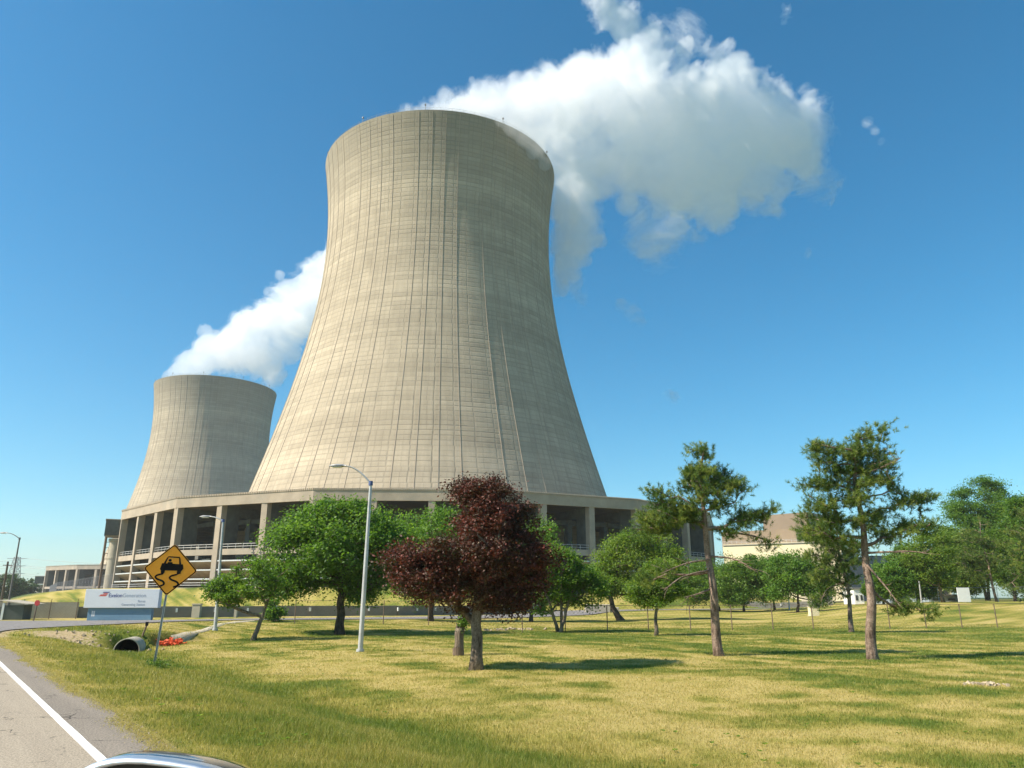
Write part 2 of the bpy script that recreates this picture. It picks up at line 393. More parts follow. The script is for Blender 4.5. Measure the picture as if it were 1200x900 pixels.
def shell_mat():
    m, nt, bs = new_mat('cooling tower shell concrete'); L = nt.links
    uv = nd(nt, 'ShaderNodeUVMap', uv_map='UVMap'); sp = nd(nt, 'ShaderNodeSeparateXYZ'); L.new(uv.outputs[0], sp.inputs[0])
    u, v = sp.outputs[0], sp.outputs[1]            # u: metres round the circle at waist / 4.2 -> 60 bays ; v: lifts
    lift = math_n(nt, 'FLOOR', v); 
    def wn(sock, seed, other=None):
        c = nd(nt, 'ShaderNodeCombineXYZ'); L.new(sock, c.inputs[0])
        if other is not None: L.new(other, c.inputs[1])
        c.inputs[2].default_value = seed
        w = nd(nt, 'ShaderNodeTexWhiteNoise', noise_dimensions='3D'); L.new(c.outputs[0], w.inputs[0]); return w.outputs['Value']
    jit = math_n(nt, 'MULTIPLY_ADD', wn(lift, 1.0), .05, 0)
    uj = math_n(nt, 'ADD', u, jit)
    # main verticals: one per bay, each with its own strength
    bay = math_n(nt, 'FLOOR', math_n(nt, 'ADD', uj, .5))
    fu = math_n(nt, 'ABSOLUTE', math_n(nt, 'SUBTRACT', uj, bay))
    ns = noise_n(nt, uv.outputs[0], .35, 4, .6)
    stren = math_n(nt, 'MULTIPLY_ADD', wn(bay, 2.0), .45, .32)
    ln = ramp(nt, fu, [(.020, (1, 1, 1)), (.048, (0, 0, 0))])
    lineV = math_n(nt, 'MULTIPLY', ln, math_n(nt, 'MULTIPLY', stren, math_n(nt, 'MULTIPLY_ADD', ns, 1.4, 0)), clamp=True)
    # faint secondary verticals, broken from lift to lift
    u2 = math_n(nt, 'MULTIPLY', math_n(nt, 'ADD', uj, math_n(nt, 'MULTIPLY', wn(lift, 5.0), .04)), 3.0)
    b2 = math_n(nt, 'FLOOR', math_n(nt, 'ADD', u2, .5)); f2 = math_n(nt, 'ABSOLUTE', math_n(nt, 'SUBTRACT', u2, b2))
    l2 = math_n(nt, 'MULTIPLY', ramp(nt, f2, [(.03, (1, 1, 1)), (.09, (0, 0, 0))]), math_n(nt, 'MULTIPLY', wn(b2, 6.0, math_n(nt, 'FLOOR', math_n(nt, 'DIVIDE', v, 7.0))), .42))
    # horizontal lift joints
    fv = math_n(nt, 'FRACT', v); dv = math_n(nt, 'MINIMUM', fv, math_n(nt, 'SUBTRACT', 1.0, fv))
    lineH = math_n(nt, 'MULTIPLY', ramp(nt, dv, [(.06, (1, 1, 1)), (.17, (0, 0, 0))]), math_n(nt, 'MULTIPLY_ADD', wn(lift, 3.0, math_n(nt, 'FLOOR', math_n(nt, 'DIVIDE', u, 1.7))), .34, .08))
    big = noise_n(nt, uv.outputs[0], .09, 5, .6)
    mp = nd(nt, 'ShaderNodeMapping'); mp.inputs['Scale'].default_value = (1.2, .05, 1); L.new(uv.outputs[0], mp.inputs['Vector'])
    streak = noise_n(nt, mp.outputs[0], 2.5, 5, .65)
    fine = noise_n(nt, uv.outputs[0], 2.4, 5, .7)
    tone = math_n(nt, 'MULTIPLY_ADD', wn(lift, 4.0), .13, .935)
    tone = math_n(nt, 'MULTIPLY', tone, math_n(nt, 'MULTIPLY_ADD', wn(lift, 7.0, math_n(nt, 'FLOOR', u)), .11, .945))
    tone = math_n(nt, 'MULTIPLY', tone, math_n(nt, 'MULTIPLY_ADD', streak, .55, .73))
    tone = math_n(nt, 'MULTIPLY', tone, math_n(nt, 'MULTIPLY_ADD', fine, .22, .89))
    # a few paler pours
    for lv, wd, am in ((22.5, 2.2, .13), (45, 1.2, .06), (60.0, 1.5, .07), (74, 2.0, .10), (84, 1.2, .08)):
        g = math_n(nt, 'ABSOLUTE', math_n(nt, 'SUBTRACT', v, lv))
        tone = math_n(nt, 'ADD', tone, ramp(nt, math_n(nt, 'DIVIDE', g, wd * 2), [(.3, (am,) * 3), (.55, (0, 0, 0))]))
    base = ramp(nt, big, [(.35, (.345, .290, .212)), (.65, (.42, .355, .262))])
    cmb = nd(nt, 'ShaderNodeCombineXYZ')
    for i in range(3): L.new(tone, cmb.inputs[i])
    c = mix_c(nt, 1.0, base, cmb.outputs[0], 'MULTIPLY')
    # green-grey weathering below the rim
    top = math_n(nt, 'MULTIPLY', ramp(nt, math_n(nt, 'DIVIDE', v, 102.0), [(.80, (0, 0, 0)), (1.0, (1, 1, 1))]), math_n(nt, 'MULTIPLY_ADD', streak, 1.6, -.25), clamp=True)
    c = mix_c(nt, math_n(nt, 'MULTIPLY', top, .6), c, (.14, .145, .12))
    dark = math_n(nt, 'MAXIMUM', math_n(nt, 'MAXIMUM', lineV, lineH), l2)
    c = mix_c(nt, math_n(nt, 'MULTIPLY', dark, .66), c, (.10, .095, .08))
    L.new(c, bs.inputs['Base Color']); bs.inputs['Roughness'].default_value = .95; bs.inputs['Specular IOR Level'].default_value = .15
    b = nd(nt, 'ShaderNodeBump'); b.inputs['Strength'].default_value = .6; b.inputs['Distance'].default_value = .2
    h = math_n(nt, 'SUBTRACT', math_n(nt, 'MULTIPLY', fine, .3), math_n(nt, 'MAXIMUM', lineV, lineH)); L.new(h, b.inputs['Height']); L.new(b.outputs[0], bs.inputs['Normal'])
    return m
M['shell'] = shell_mat()

def leaf_mat(name, lo, mid, hi, trans=.35, tcol=None):
    m, nt, bs = new_mat(name); L = nt.links
    t = nd(nt, 'ShaderNodeAttribute', attribute_name='tone').outputs['Fac']
    c = ramp(nt, t, [(0, lo), (.5, mid), (1, hi)])
    L.new(c, bs.inputs['Base Color']); bs.inputs['Roughness'].default_value = .55; bs.inputs['Specular IOR Level'].default_value = .3
    tr = nd(nt, 'ShaderNodeBsdfTranslucent')
    tc = mix_c(nt, 1.0, c, tcol or (1.5, 1.5, .6), 'MULTIPLY'); L.new(tc, tr.inputs['Color'])
    mx = nd(nt, 'ShaderNodeMixShader'); mx.inputs[0].default_value = trans
    L.new(bs.outputs[0], mx.inputs[1]); L.new(tr.outputs[0], mx.inputs[2]); L.new(mx.outputs[0], nt.nodes['Material Output'].inputs['Surface'])
    return m
M['leaf_green'] = leaf_mat('fresh green leaves', (.045, .112, .020), (.098, .198, .034), (.18, .295, .058), .50)
M['leaf_mid'] = leaf_mat('mid green leaves', (.045, .105, .018), (.100, .195, .030), (.20, .29, .06), .5)
M['leaf_olive'] = leaf_mat('yellowish green leaves', (.065, .130, .022), (.140, .230, .038), (.26, .33, .08), .5)
M['leaf_maroon'] = leaf_mat('maroon leaves', (.04, .045, .018), (.085, .040, .028), (.23, .075, .055), .26, (1.5, .8, .7))
M['needle'] = leaf_mat('pine needles', (.045, .095, .026), (.125, .195, .042), (.30, .33, .075), .38)
M['needle_dark'] = leaf_mat('dark pine needles', (.022, .042, .014), (.055, .080, .022), (.11, .12, .03), .12)
M['far_leaf'] = leaf_mat('far green leaves', (.03, .07, .03), (.05, .10, .04), (.08, .14, .05), .25)
M['grass'] = leaf_mat('grass blades', (.15, .205, .032), (.29, .275, .060), (.50, .41, .155), .42, (1.2, 1.2, .8))
def bark_mat(name, lo, mid, hi, sc=9.0):
    m, nt, bs = new_mat(name); L = nt.links; P = nd(nt, 'ShaderNodeTexCoord').outputs['Object']
    mp = nd(nt, 'ShaderNodeMapping'); mp.inputs['Scale'].default_value = (1, 1, .22); L.new(P, mp.inputs['Vector'])
    n1 = noise_n(nt, mp.outputs[0], sc, 6, .75); n2 = noise_n(nt, P, 1.6, 4, .6); n3 = noise_n(nt, P, 22, 4, .7)
    c = ramp(nt, n1, [(.36, lo), (.5, mid), (.66, hi)])
    c = mix_c(nt, ramp(nt, n2, [(.45, (0, 0, 0)), (.7, (.6, .6, .6))]), c, tuple(v * 1.5 for v in hi))
    c = mix_c(nt, ramp(nt, n3, [(.35, (.8, .8, .8)), (.5, (0, 0, 0))]), c, lo)
    L.new(c, bs.inputs['Base Color']); bs.inputs['Roughness'].default_value = .95; bs.inputs['Specular IOR Level'].default_value = .15
    b = nd(nt, 'ShaderNodeBump'); b.inputs['Strength'].default_value = 1; b.inputs['Distance'].default_value = .05
    L.new(n1, b.inputs['Height']); L.new(b.outputs[0], bs.inputs['Normal']); return m
M['bark'] = bark_mat('grey brown bark', (.055, .042, .030), (.16, .125, .095), (.27, .22, .165))
M['bark_pine'] = bark_mat('flaky pine bark', (.06, .042, .032), (.20, .140, .105), (.33, .25, .195), 7)
M['bark_dark'] = bark_mat('dark furrowed bark', (.028, .022, .018), (.075, .058, .045), (.14, .11, .085))
M['bark_pine'].use_fake_user = False
# ------------------------------------------------------------------ ground sheet
def graded(lo, hi, f0, f1, step, grow=1.13, m0=None):
    c = list(np.arange(f0, f1 + 1e-6, step)); s = step
    while c[-1] < hi: s *= grow; c.append(c[-1] + s)
    s = step; a = []
    x = f0
    while x > lo: s *= grow; x -= s; a.append(x)
    return np.array(a[::-1] + c)
nn_ = graded(-4000, 6000, 0, 34, .28, 1.10); uu_ = graded(-3500, 6000, -2, 62, .34, 1.08)
NN, UU = np.meshgrid(nn_, uu_, indexing='ij')
GX = NN * .8 + UU * -.6; GY = NN * .6 + UU * .8
GZ = ground(GX.ravel(), GY.ravel()).reshape(GX.shape)
nr, nc = GX.shape
idx = np.arange(nr * nc).reshape(nr, nc)
Fq = np.stack([idx[:-1, :-1], idx[1:, :-1], idx[1:, 1:], idx[:-1, 1:]], -1).reshape(-1, 4)
dry = dryness(GX.ravel(), GY.ravel())
xx, yy = GX.ravel(), GY.ravel(); n_, u_ = .8 * xx + .6 * yy, -.6 * xx + .8 * yy
def dirtiness(x, y):
    n = .8 * x + .6 * y; u = -.6 * x + .8 * y
    d = .62 * np.exp(-((n - 5.6) / 1.9) ** 4) * np.exp(-((u - 45.3 - .35 * (5 - n)) / 2.6) ** 4)    # bare bank beside the culvert
    d = np.maximum(d, .42 * np.exp(-((n - 2.42) / .22) ** 2))
    dd = poly_dist(x, y, RAd[::6]); d = np.maximum(d, .62 * np.exp(-(dd / .9) ** 2) * (y > 34) * (y < 64))
    return d
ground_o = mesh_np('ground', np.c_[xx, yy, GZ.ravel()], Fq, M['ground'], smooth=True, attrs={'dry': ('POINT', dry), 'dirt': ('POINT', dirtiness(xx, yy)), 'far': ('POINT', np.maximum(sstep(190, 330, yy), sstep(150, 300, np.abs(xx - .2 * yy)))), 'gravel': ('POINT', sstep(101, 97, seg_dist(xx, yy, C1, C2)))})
tag(ground_o, kind='structure')

# ------------------------------------------------------------------ roads
def strip_along(name, n0, n1, u0, u1, z, mat, wav=0, step=.5):
    us = np.arange(u0, u1, step) if u1 - u0 < 500 else np.r_[np.arange(u0, 150, step), np.geomspace(150, u1, 40)]
    V = []
    for i, u in enumerate(us):
        w = wav * (float(vnoise(np.array([u * 1.7]), np.array([.5]), seed=8)[0]) - .5) * 2
        for n in (n0, n1 + w * .6): V.append((n * .8 - u * .6, n * .6 + u * .8, z))
    F = np.array([(2 * i, 2 * i + 1, 2 * i + 3, 2 * i + 2) for i in range(len(us) - 1)])
    return mesh_np(name, V, F, mat)
road = strip_along('road', -9.0, 1.66, -60, 1500, .0, M['asphalt']); tag(road, kind='structure')
sh = strip_along('road_shoulder', 1.66, 2.42, -60, 1500, .001, M['shoulder'], .07, .25); tag(sh, kind='structure')
tag(strip_along('road_edge_marking', 1.62, 1.725, -60, 900, .005, M['paint'], .008), kind='structure')
M['paint_y'] = plain('yellow road paint', (.62, .42, .06), .7, var=.08, scale=3)
tag(strip_along('road_centre_marking', -2.0, -1.88, -60, 900, .005, M['paint_y'], .008), kind='structure')
V = []; F = []
K = 7
for i in range(len(RAd)):
    a, b = RAd[i], RBd[i]
    for k in range(K):
        p = a + (b - a) * k / (K - 1); 
        V.append((p[0], p[1], float(road_level(p[0], p[1])) + .004 + (0 if 1 <= k < K - 1 else -.01)))
for i in range(len(RAd) - 1):
    for k in range(K - 1): F.append((i * K + k, i * K + k + 1, (i + 1) * K + k + 1, (i + 1) * K + k))
tag(mesh_np('entrance_road', V, np.array(F)[:, ::-1], M['asphalt2'], smooth=True), kind='structure')
# concrete swale beside the entrance road
pts = [hit(204, 751), hit(222, 743.5), hit(250, 735), hit(275, 729.5), hit(300, 727.5)]
cs = MB(); D = dense(np.array([p[:2] for p in pts]), 6)
Vs = []
for i, p in enumerate(D):
    d = D[min(i + 1, len(D) - 1)] - D[max(i - 1, 0)]; d /= np.linalg.norm(d); nrm = np.array([d[1], -d[0]])
    for s_, dz in ((-.30, -.1), (-.22, .03), (.0, .0), (.22, .03), (.30, -.1)):
        q = p + nrm * s_; Vs.append((q[0], q[1], gz(*q) + dz))
Fs = [(i * 5 + k, i * 5 + k + 1, (i + 1) * 5 + k + 1, (i + 1) * 5 + k) for i in range(len(D) - 1) for k in range(4)]
tag(mesh_np('drainage_swale', Vs, np.array(Fs), M['concrete_pale']), 'pale concrete drainage strip curving uphill from the orange netting to the entrance road', 'drain')

# ------------------------------------------------------------------ cooling towers
PROF = [(3.2, 68.3), (12, 65.2), (24, 61.4), (34.2, 58.2), (41.5, 55.9), (56, 51.4), (71.2, 47.6), (87, 44.1), (103.2, 41.6), (113.2, 40.7), (123.2, 40.25), (133.5, 40.6), (143.8, 41.6), (154.2, 42.9)]
pz = np.array([p[0] for p in PROF]); pr = np.array([p[1] for p in PROF])
pc = np.polyfit(pz, pr, 5)
def rad_at(z): return float(np.polyval(pc, z))
ZT = 154.4
NC = 45; DPH = 2 * math.pi / NC
def dirv(c):                                     # horizontal direction from tower centre to the camera
    d = -c / np.linalg.norm(c); return d
cdir1 = dirv(C1)
A0 = math.atan2(cdir1[1], cdir1[0])              # angle facing the camera
RO = 92.0
def corner_r(k):
    """outer radius at column k: the wall is a polygon with a corner at every third column"""
    m = (k - 2) % 3; half = 1.5 * DPH
    ang = {0: -half, 1: -half + DPH, 2: -half + 2 * DPH}[m]
    return RO * math.cos(half) / math.cos(ang)
def pk(k, r, z): # point on radial line of column k (k increases to the left as seen from the camera)
    a = A0 - k * DPH * 1.0
    return np.array([math.cos(a) * r, math.sin(a) * r, z])
def face_shell(T):
    segs, rows = 240, 110
    zs = np.linspace(3.2, ZT, rows); rs = np.array([rad_at(z) for z in zs])
    V = []; UVs = []
    th = np.arange(segs + 1) / segs * 2 * math.pi
    for z, r in zip(zs, rs):
        for t in th: V.append((math.cos(t) * r, math.sin(t) * r, z))
    n1 = len(V)
    F = []
    for i in range(rows - 1):
        for j in range(segs):
            a = i * (segs + 1) + j; F.append((a, a + 1, a + segs + 2, a + segs + 1))
    # inner face and lip
    zi = np.array([ZT, ZT, 150, 140, 120, 100]); ri = np.array([rs[-1], rs[-1] - .9, rad_at(150) - .9, rad_at(140) - .7, rad_at(120) - .6, rad_at(100) - .6])
    for z, r in zip(zi, ri):
        for t in th: V.append((math.cos(t) * r, math.sin(t) * r, z))
    for i in range(len(zi) - 1):
        for j in range(segs):
            a = n1 + i * (segs + 1) + j; F.append((a, a + 1, a + segs + 2, a + segs + 1))
    V = np.array(V); F = np.array(F)
    o = mesh_np('shell', V, F, M['shell'], T, smooth=False)
    me = o.data; uvl = me.uv_layers.new(name='UVMap')
    li = F.ravel(); j = (li % (segs + 1)); uu = j / segs * 60.0; vv = (V[li, 2] - 3.2) / 1.5
    uvl.data.foreach_set('uv', np.c_[uu, vv].astype(np.float32).ravel())
    sm = np.ones(len(F), bool); me.polygons.foreach_set('use_smooth', sm)
    return o

def proud_ribs(T):
    """thin meridional ribs standing a little proud of the shell"""
    mb = MB(); zs = np.linspace(25, ZT - .5, 44)
    for k in range(60):
        if (k * 7) % 5 == 1: continue
        a = (k / 60) * 2 * math.pi + .026
        e = np.array([-math.sin(a), math.cos(a), 0]); V = []
        for z in zs:
            r = rad_at(z); c = np.array([math.cos(a), math.sin(a), 0])
            for off, w in ((-.05, -.09), (.11, -.09), (.11, .09), (-.05, .09)):
                V.append(c * (r + off) + e * w + np.array([0, 0, z]))
        n = len(zs)
        mb.add(V, [(i * 4 + q, i * 4 + q + 1, (i + 1) * 4 + q + 1, (i + 1) * 4 + q) for i in range(n - 1) for q in range(3)])
    return mb.build('meridional_ribs', M['concrete'], T)

def tower(T, ks, lk):
    """ks: columns built; lk: bays with louvre boards (bay k lies between columns k and k+1)"""
    face_shell(T); proud_ribs(T)
    # rim: walkway rail with small posts and beacons
    mb = MB(); rr = rad_at(ZT) - .4; n = 144
    ring = [(math.cos(t) * rr, math.sin(t) * rr) for t in np.arange(n + 1) / n * 2 * math.pi]
    for zz in (ZT + 1.15, ZT + .6): mb.tube([(x, y, zz) for x, y in ring], .035, 5, cap=False)
    for x, y in ring[:-1:2]: mb.tube([(x, y, ZT - .05), (x, y, ZT + 1.15)], .035, 4)
    mb.build('rim_railing', M['greysteel'], T)
    for dphi in (-62, -28, 8, 39, 75):
        a = A0 - R(dphi); q = np.array([math.cos(a), math.sin(a)]) * rr
        b = MB(); b.tube([(*q, ZT), (*q, ZT + 1.9)], .07, 6); b.box((*q, ZT + 2.1), (.45, .45, .45), a); b.tube([(*q, ZT + 2.3), (*q, ZT + 2.6)], .12, 6)
        b.build('beacon', M['darkpole'], T)
    zt, zf = 24.3, 21.7
    # fascia: flat facets between the columns with a corrugated upper edge
    mb = MB(); rb = MB()
    k0, k1 = ks[0], ks[-1]
    for k in range(k0, k1):
        a, b = pk(k, corner_r(k) + .35, 0), pk(k + 1, corner_r(k + 1) + .35, 0); ai, bi = pk(k, corner_r(k) - .25, 0), pk(k + 1, corner_r(k + 1) - .25, 0)
        mb.extr([(a[0], a[1], zf), (b[0], b[1], zf), (b[0], b[1], zt), (a[0], a[1], zt)], (ai - a))
        d = b - a; L = np.linalg.norm(d); d /= L; nrm = a - ai; nrm /= np.linalg.norm(nrm); m = 26
        for i in range(m):
            p = a + d * (i + .5) * L / m
            rb.box((p[0] + nrm[0] * .0, p[1] + nrm[1] * .0, zt - .16), (.34, .30, .42), math.atan2(d[1], d[0]))
    fa = mb.build('fascia', M['concrete'], T)
    rb.build('fascia_teeth', M['concrete'], fa)
    # roof deck between fascia and shell
    V = []; F = []; kk = list(range(k0, k1 + 1))
    for k in kk:
        for z in (zt - .12, zt - .75):
            V.append(pk(k, corner_r(k) + .1, z)); V.append(pk(k, rad_at(24) - .3, z))
    for i in range(len(kk) - 1):
        a = i * 4; F += [(a, a + 4, a + 5, a + 1), (a + 2, a + 3, a + 7, a + 6)]
    mesh_np('roof_deck', V, np.array(F), M['concrete'], T)
    # floor slab of the basin
    V = []; F = []
    for k in kk:
        for r, z in ((66, DECK), (corner_r(k) + 1.2, DECK), (corner_r(k) + 1.2, DECK - 3)): V.append(pk(k, r, z + .35))
    for i in range(len(kk) - 1):
        a = i * 3; F += [(a, a + 3, a + 4, a + 1), (a + 1, a + 4, a + 5, a + 2)]
    mesh_np('basin_slab', V, np.array(F), M['concrete_pale'], T)
    zb = 11.4
    for k in ks:
        if k < -10 or k > 13: continue
        a = A0 - k * DPH; rc = corner_r(k); m = MB()
        cx, cy = math.cos(a), math.sin(a)
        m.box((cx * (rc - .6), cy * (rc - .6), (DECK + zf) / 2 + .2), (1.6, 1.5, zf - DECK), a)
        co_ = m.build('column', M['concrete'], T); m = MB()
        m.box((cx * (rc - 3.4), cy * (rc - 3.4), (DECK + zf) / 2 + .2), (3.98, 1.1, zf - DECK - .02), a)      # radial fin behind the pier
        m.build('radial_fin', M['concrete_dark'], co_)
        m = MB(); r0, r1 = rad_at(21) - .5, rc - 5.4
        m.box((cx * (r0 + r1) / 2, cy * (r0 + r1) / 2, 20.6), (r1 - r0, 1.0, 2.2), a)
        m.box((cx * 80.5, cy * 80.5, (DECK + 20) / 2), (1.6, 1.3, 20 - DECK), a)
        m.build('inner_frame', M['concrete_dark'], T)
    for k in range(k0, k1):
        rc0, rc1 = corner_r(k), corner_r(k + 1)
        a0, b0 = pk(k, rc0, 0), pk(k + 1, rc1, 0)
        d = b0 - a0; L = np.linalg.norm(d); d /= L; rz = math.atan2(d[1], d[0]); mid = (a0 + b0) / 2; nrm = mid / np.linalg.norm(mid)
        ax = np.array([-math.sin(rz), math.cos(rz), 0]); 
        if ax @ nrm < 0: ax = -ax
        if k < -9 or k > 12:
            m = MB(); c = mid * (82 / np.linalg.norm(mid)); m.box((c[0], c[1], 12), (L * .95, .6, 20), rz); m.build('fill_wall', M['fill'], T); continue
        m = MB(); c = mid - ax * .6
        m.box((c[0], c[1], zb), (L - 1.5, 1.0, 1.3), rz)                                              # ring beam
        bm_ = m.build('ring_beam', M['concrete'], T)
        # inner ring beam seen across the opening
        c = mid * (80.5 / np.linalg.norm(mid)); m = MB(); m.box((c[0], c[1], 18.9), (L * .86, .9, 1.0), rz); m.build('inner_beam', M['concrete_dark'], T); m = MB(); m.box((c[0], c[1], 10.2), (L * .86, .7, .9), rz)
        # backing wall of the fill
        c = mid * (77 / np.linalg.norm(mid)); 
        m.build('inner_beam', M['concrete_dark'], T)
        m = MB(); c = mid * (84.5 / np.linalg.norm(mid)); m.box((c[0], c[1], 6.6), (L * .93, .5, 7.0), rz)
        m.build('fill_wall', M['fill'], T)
        if k in lk:
            for j, zz in enumerate((9.1, 7.15, 5.2)):
                lo = MB(); p0, p1 = a0 + d * .85, b0 - d * .85; q0, q1 = p0 - ax * 2.7, p1 - ax * 2.7
                lo.extr([(p0[0], p0[1], zz + .35), (p1[0], p1[1], zz + .35), (q1[0], q1[1], zz - 1.15), (q0[0], q0[1], zz - 1.15)], (0, 0, -.12))
                ob = lo.build('louvre', M['louvre'], T)
                e = MB(); c = mid; e.box((c[0], c[1], zz + .38), (L - 1.7, .22, .28), rz); e.build('louvre_edge', M['railwhite'], ob)
        m = MB()
        for zz in (zb + 1.15, zb + 1.7): m.tube([a0 + d * .8 + (0, 0, zz) - ax * .3, b0 - d * .8 + (0, 0, zz) - ax * .3], .05, 4)
        for i in range(6):
            p = a0 + d * (.9 + (L - 1.8) * i / 5) - ax * .3; m.tube([p + (0, 0, zb + .6), p + (0, 0, zb + 1.7)], .045, 4)
        m.build('railing', M['railwhite'], T)
        m = MB(); 
        for zz in (1.1, .6): m.tube([a0 + d * .3 + (0, 0, DECK + .35 + zz) + ax * .6, b0 - d * .3 + (0, 0, DECK + .35 + zz) + ax * .6], .05, 4)
        m.build('basin_railing', M['railwhite'], T)

T1 = empty('cooling_tower', (C1[0], C1[1], 0), 'huge tan concrete cooling tower in the centre with white steam blowing off its rim', 'cooling tower', 'hyperbolic cooling towers')
tower(T1, list(range(-13, 18)), set(range(-9, 12)))
T2 = empty('cooling_tower', (C2[0], C2[1], -4.0), 'smaller looking distant cooling tower half hidden behind the big one at left', 'cooling tower', 'hyperbolic cooling towers')
_kseen = {}
ks2 = set(range(3, 14))
for ch in [o for o in bpy.data.objects if o.parent == T1]:
    base = ch.name.split('.')[0]
    if base in ('column', 'inner_frame', 'ring_beam', 'inner_beam', 'fill_wall', 'railing', 'basin_railing', 'louvre'):
        bb = np.array([ch.data.vertices[0].co.x, ch.data.vertices[0].co.y]); k = (A0 - math.atan2(bb[1], bb[0])) / DPH
        k = (k + NC / 2) % NC - NC / 2
        if k < 2.4: continue
        if base in ('inner_beam', 'basin_railing', 'railing', 'louvre'): continue
    copy_tree(ch, T2)
T2.rotation_euler = (0, 0, R(11))

# riser towers beside the rings
def riser(px, Y, ztop, label, side=1):
    p = at(px, 690, Y); c = (p[0], p[1])
    T = empty('riser_tower', (c[0], c[1], DECK), label, 'pipe tower', 'riser towers at the edge of the cooling rings')
    rz = math.atan2(-c[1], -c[0]) + math.pi / 2; h = ztop - DECK
    m = MB(); m.tube([(0, 0, -1.5), (0, 0, h - 6.0)], 1.9, 28); m.tube([(0, 0, h - 6.2), (0, 0, h - 5.4)], 2.2, 28); m.tube([(0, 0, h * .45), (0, 0, h * .45 + .4)], 2.05, 28)
    m.build('riser_pipe', M['concrete_pale'], T, smooth=False)
    m = MB(); m.box((0, 0, h - 2.4), (7.0, 6.0, 4.4), rz); m.build('valve_house', M['concrete_dark'], T)
    m = MB(); m.box((0, 0, h - .1), (7.3, 6.3, .25), rz); m.box((0, 0, h - 4.75), (6.2, 5.0, .5), rz); m.build('roof_edge', M['concrete'], T)
    ca, sa = math.cos(rz), math.sin(rz)
    m = MB()
    for sx in (-2.9,):
        m.tube([(ca * sx, sa * sx, -1.5), (ca * sx, sa * sx, h - 4.5)], .35, 8)
    for q in range(9): m.tube([(ca * -2.9, sa * -2.9, 1 + q * 1.6), (ca * -1.6, sa * -1.6, 1 + q * 1.6)], .08, 5)
    m.build('down_pipe', M['rust'], T)
    m = MB(); m.box((ca * 3.3 * side, sa * 3.3 * side, h / 2 - 4), (2.4, 3.5, h - 5), rz); m.build('side_wall', M['concrete_pale'], T)
riser(129, 222, 23.5, 'round concrete pipe with a dark box on top left of the big tower ring')
riser(823, 235, 22.5, 'round pale pipe with a dark box on top behind the tall leaning pine', -1)
riser(46, 520, 15.5, 'small round pale pipe tower at the far left end of the distant ring')
# ------------------------------------------------------------------ trees
def crown_points(spec, base, n, rg, holes=.35, hscale=.55, depth=.85):
    """spec: ellipses (px, py, rx, ry) measured on the photograph, turned into metres at the tree's own distance"""
    Y = base[1]; k = Y / (FPX * cP) ; C = []; Rr = []
    for i, e in enumerate(spec):
        px, py, rx, ry = e[:4]
        c = at(px, py, Y) - base; s = k * 1.0
        r = np.array([rx * s, min(max(rx * s * depth, ry * s * .7), 3.0 * ry * s), ry * s])
        c[1] += rg.uniform(-.25, .25) * rx * s
        C.append(c); Rr.append(r)
    C = np.array(C); Rr = np.array(Rr); vol = Rr.prod(1); pr_ = vol / vol.sum()
    out = []
    while len(out) < n:
        i = rg.choice(len(C), p=pr_); v = rg.normal(size=3); v /= np.linalg.norm(v); v *= rg.uniform(.25, 1) ** .45
        p = C[i] + v * Rr[i]
        q = p * hscale + base
        if vnoise(np.array([q[0]]), np.array([q[1]]), np.array([q[2]]), seed=77)[0] < holes * rg.uniform(.6, 1.2): continue
        out.append(p)
    return np.array(out), C, Rr

def skeleton(trunk, pts, rg, r0, jitter=.12, droop=0, seglen=.6, first=.35, tip=.012, horiz=False, taper=.55):
    nodes = [np.array(p, float) for p in trunk]; par = [-1] + list(range(len(trunk) - 1)); plen = [0]
    for i in range(1, len(nodes)): plen.append(plen[-1] + np.linalg.norm(nodes[i] - nodes[i - 1]))
    tl = plen[-1]; ntr = len(nodes)
    ok = [i > 0 and plen[i] > first * tl for i in range(ntr)]
    tr = np.array(trunk); order = np.argsort([np.min(np.linalg.norm(tr[int(first * len(tr)):] - p, axis=1)) for p in pts])
    ends = []
    for oi in order:
        p = pts[oi]; A = np.array(nodes); P = np.array(plen)
        d = np.linalg.norm(A - p, axis=1)
        dz = (A[:, 2] - p[2])
        cost = d + .25 * P + np.where(dz > (.25 if not horiz else .9) * d, d * 1.2, 0)
        if horiz: cost = cost + 1.0 * np.abs(dz - (-.25 * d))
        cost[[i for i, o in enumerate(ok) if not o]] = 1e9
        j = int(np.argmin(cost)); L = d[j]; m = max(1, int(L / seglen)); prev = j; a = nodes[j]
        bend = rg.normal(size=3) * jitter * L
        for s in range(1, m + 1):
            t = s / m; q = a + (p - a) * t + bend * math.sin(math.pi * t) * .6 + np.array([0, 0, -droop * L * math.sin(math.pi * t)])
            nodes.append(q); par.append(prev); plen.append(plen[prev] + L / m); ok.append(True); prev = len(nodes) - 1
        ends.append(prev)
    N = len(nodes); ar = np.zeros(N)
    kids = [[] for _ in range(N)]
    for i in range(1, N): kids[par[i]].append(i)
    for i in range(N - 1, -1, -1):
        pass
    seen = sorted(range(N), key=lambda i: -i)
    for i in seen:
        ar[i] = tip ** 2.2 if not kids[i] else sum(ar[c] for c in kids[i]) * 1.0
    rad = ar ** (1 / 2.2)
    s = r0 / rad[1]; s = max(s, .3)
    rad = np.maximum(rad * s, tip) if s < 3 else np.maximum(rad * s, tip)
    tlr = np.array([r0 * (1 - taper * plen[i] / tl) for i in range(ntr)])
    for i in range(ntr): rad[i] = min(max(rad[i], tlr[i] * .8), tlr[i] * 1.02)
    for i in range(ntr, N): rad[i] = min(rad[i], rad[par[i]] * .9)
    return np.array(nodes), par, kids, rad, ends

